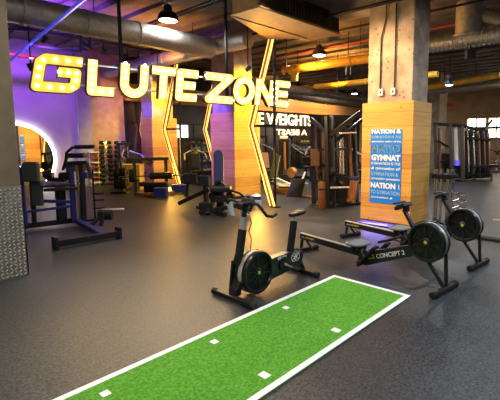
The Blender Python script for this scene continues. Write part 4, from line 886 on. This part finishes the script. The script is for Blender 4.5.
P(t, 'bracket_frame', 'black_metal', ('bar', (4.64, 10.25, 3.85), (4.69, 10.3, 4.32), .05, .05), ('bar', (4.89, 10.3, 3.94), (4.94, 10.34, 4.37), .05, .05), ('bar', (4.69, 10.3, 4.3), (4.95, 10.33, 4.36), .05, .05), ('bar', (3.55, 10.51, 3.86), (4.66, 10.23, 3.85), .05, .05), ('bar', (4.68, 10.26, 4.07), (4.9, 10.3, 3.99), .08, .1))
P(t, 'drop_rod', 'black_metal', ('cyl', (4.82, 10.31, 4.32), tuple(Vector((4.82, 10.31, 4.32))+Vector((0, 0, 4.7-(4.82, 10.31, 4.32)[2]))), .015, None, 6))
# suspended air unit with lit underside
t = thing('air_unit', 'long suspended air conditioning unit with dark louvres above the end of the lit sign', 'air conditioner', (7.0, 5.2, 3.95))
P(t, 'casing', 'unit_brown', ('span', (5.5, 4.98, 3.98), (8.2, 5.7, 4.02)), ('span', (5.52, 5.03, 4.0), (8.18, 5.68, 4.4)), bevel=.01)
P(t, 'grille_backing', 'panel_dark', ('span', (5.6, 5.0, 4.04), (8.15, 5.04, 4.38)))
mb = MB()
for i in range(28): mb.span((5.65+i*.089, 4.985, 4.05), (5.68+i*.089, 5.0, 4.37))
mb.span((5.6, 4.98, 4.36), (8.15, 5.0, 4.40)).span((5.6, 4.98, 4.03), (8.15, 5.0, 4.055))
mb.build('louvre', 'black_metal', t)
P(t, 'hood', 'unit_brown', ('prism', [(5.52, 5.68, 3.96), (7.35, 6.42, 3.98), (7.9, 5.68, 3.96)], (0, 0, .03)), ('prism', [(5.56, 5.69, 3.99), (7.35, 6.42, 4.0), (7.85, 5.69, 3.99), (6.8, 5.69, 4.45)], (0, 0, .02)))
hangers(t, [(5.8, 5.15, 4.4), (8.0, 5.15, 4.4), (5.8, 5.6, 4.4), (8.0, 5.6, 4.4)], 0)
t = thing('loudspeaker', 'small black loudspeaker hanging under the ribbed duct at the top right', 'speaker', (10.15, 2.85, 3.45))
P(t, 'cabinet', 'black_rubber', ('box', (10.25, 2.89, 3.57), (.19, .16, .22), RZ), bevel=.012)
P(t, 'bracket', 'black_metal', ('cyl', tuple(Vector((10.25, 2.89, 3.57))+Vector((0, 0, .1))), tuple(Vector((10.25, 2.89, 3.57))+Vector((0, 0, .26))), .02))
for p, l in (((11.9, 9.0, 3.9), 'dark ceiling detector hanging left of the amber tee duct'), ((10.6, 6.2, 3.5), 'dark can shaped fitting hanging under the amber tee duct')):
    t = thing('ceiling_fitting', l, 'ceiling fitting', p)
    P(t, 'body', 'black_metal', ('cyl', p, (p[0], p[1], p[2]+.22), .08, .07, 16), smooth=True); P(t, 'stem', 'black_metal', ('cyl', (p[0], p[1], p[2]+.2), (p[0], p[1], 4.79), .012, None, 6))

# ------------------------------------------------------------------ coloured floodlights, added to tint walls, columns and ceiling
def added_flood(loc, target, energy, color, label, sp=78):
    loc = Vector(loc); d = (Vector(target)-loc).normalized()
    t = thing('floodlight', label, 'floodlight', tuple(loc))
    MB().cyl(loc-d*.2, loc-d*.06, .04, .065, 16).build('housing', 'black_metal', t, smooth=True)
    MB().cyl(loc-d*.14, (loc.x-d.x*.14, loc.y-d.y*.14, 4.79), .015, n=6).build('stem', 'black_metal', t)
    light('SPOT', 'added_flood_light', tuple(loc), energy*3.4, color, .08, target, spot=sp)
added_flood((3.6, 12.2, 4.3), (5.0, 14.3, 2.8), 70, (.36, .08, 1.), 'added black floodlight throwing violet light on the lavender wall')
added_flood((5.6, 10.2, 4.3), (8.2, 9.42, 1.9), 680, (.14, .07, 1.), 'added black floodlight throwing violet light on the second clad column', 39)
added_flood((6.2, 12.0, 4.3), (8.2, 13.1, 1.9), 230, (.13, .07, 1.), 'added black floodlight throwing violet light on the farthest clad column', 44)
added_flood((7.4, 12.9, 4.3), (7.3, 14.3, 2.4), 26, (1., .42, .16), 'added black floodlight throwing orange light on the brown wall by the dumbbell towers')
added_flood((3.6, 9.6, 3.9), (4.5, 10.4, 4.8), 60, (.30, .07, 1.), 'added black floodlight washing the left ceiling violet', 140)
added_flood((9.4, 7.4, 3.6), (9.8, 6.6, 4.8), 80, (1., .40, .06), 'added black floodlight washing the ceiling orange by the air unit', 140)
added_flood((13.2, 8.2, 3.5), (13.2, 8.4, 4.8), 150, (1., .40, .06), 'added black floodlight washing the far ceiling orange', 140)
added_flood((8.5, 6.9, 4.3), (8.6, 8.42, 2.0), 300, (1., .72, .02), 'added black floodlight throwing amber light on the right face of the second column')
added_flood((8.6, 11.2, 4.3), (8.6, 12.66, 2.0), 270, (1., .72, .02), 'added black floodlight throwing amber light on the right face of the farthest column')
added_flood((5.4, 4.9, 4.2), (7.6, 3.6, 1.9), 210, (1., .66, .32), 'added black floodlight aimed at the wood-clad column and poster')
added_flood((6.6, 6.2, 3.3), (6.9, 5.5, 4.0), 22, (1., .44, .05), 'added black floodlight washing the underside of the air unit amber', 120)
added_flood((6.3, 9.4, 3.5), (6.3, 9.6, 4.8), 55, (1., .38, .06), 'added black floodlight washing the ceiling orange above the lit sign', 140)
added_flood((2.9, 8.7, 3.2), (2.6, 8.9, 4.8), 30, (.14, .08, 1.), 'added black floodlight washing the far left ceiling blue', 130)
added_flood((8.0, 12.3, 4.3), (7.6, 14.3, 2.0), 26, (1., .86, .72), 'added black floodlight throwing white light on the dumbbell towers', 60)
added_flood((15.5, 12.6, 4.3), (15.5, 14.2, 3.4), 130, (1., .50, .12), 'added black floodlight washing the wooden fascia on the left', 130)
added_flood((20.5, 12.6, 4.3), (20.5, 14.2, 3.4), 130, (1., .50, .12), 'added black floodlight washing the wooden fascia on the right', 130)
light('AREA', 'back_fill_light', (12.0, 4.6, 4.2), 90, (.80, .90, 1.), .5)  # fill lights without fixtures, added to brighten the back of the room
for p, e in (((12.5, 11.2, 4.2), 35), ((18.5, 11.2, 4.2), 45), ((13.0, 6.2, 4.2), 45), ((18.3, 3.0, 4.2), 60)):
    light('AREA', 'back_fill_light', p, e, (1, .84, .64), .5)
light('AREA', 'chevron_glow', (7.35, 6.8, 1.0), 50, (1., .5, .08), .1, (6.0, 5.5, .4), sy=2.2)
light('AREA', 'chevron_glow', (7.95, 11.4, 1.0), 40, (1., .5, .08), .1, (6.6, 9.5, .4), sy=2.2)

# ------------------------------------------------------------------ world and view
w = bpy.data.worlds.new('gym_air'); SC.world = w; w.use_nodes = True
w.node_tree.nodes['Background'].inputs[0].default_value = (.55, .50, .48, 1); w.node_tree.nodes['Background'].inputs[1].default_value = .10
SC.view_settings.view_transform = 'Standard'; SC.view_settings.look = 'None'; SC.view_settings.gamma = 1; SC.view_settings.exposure = .35
SC.view_settings.use_curve_mapping = False
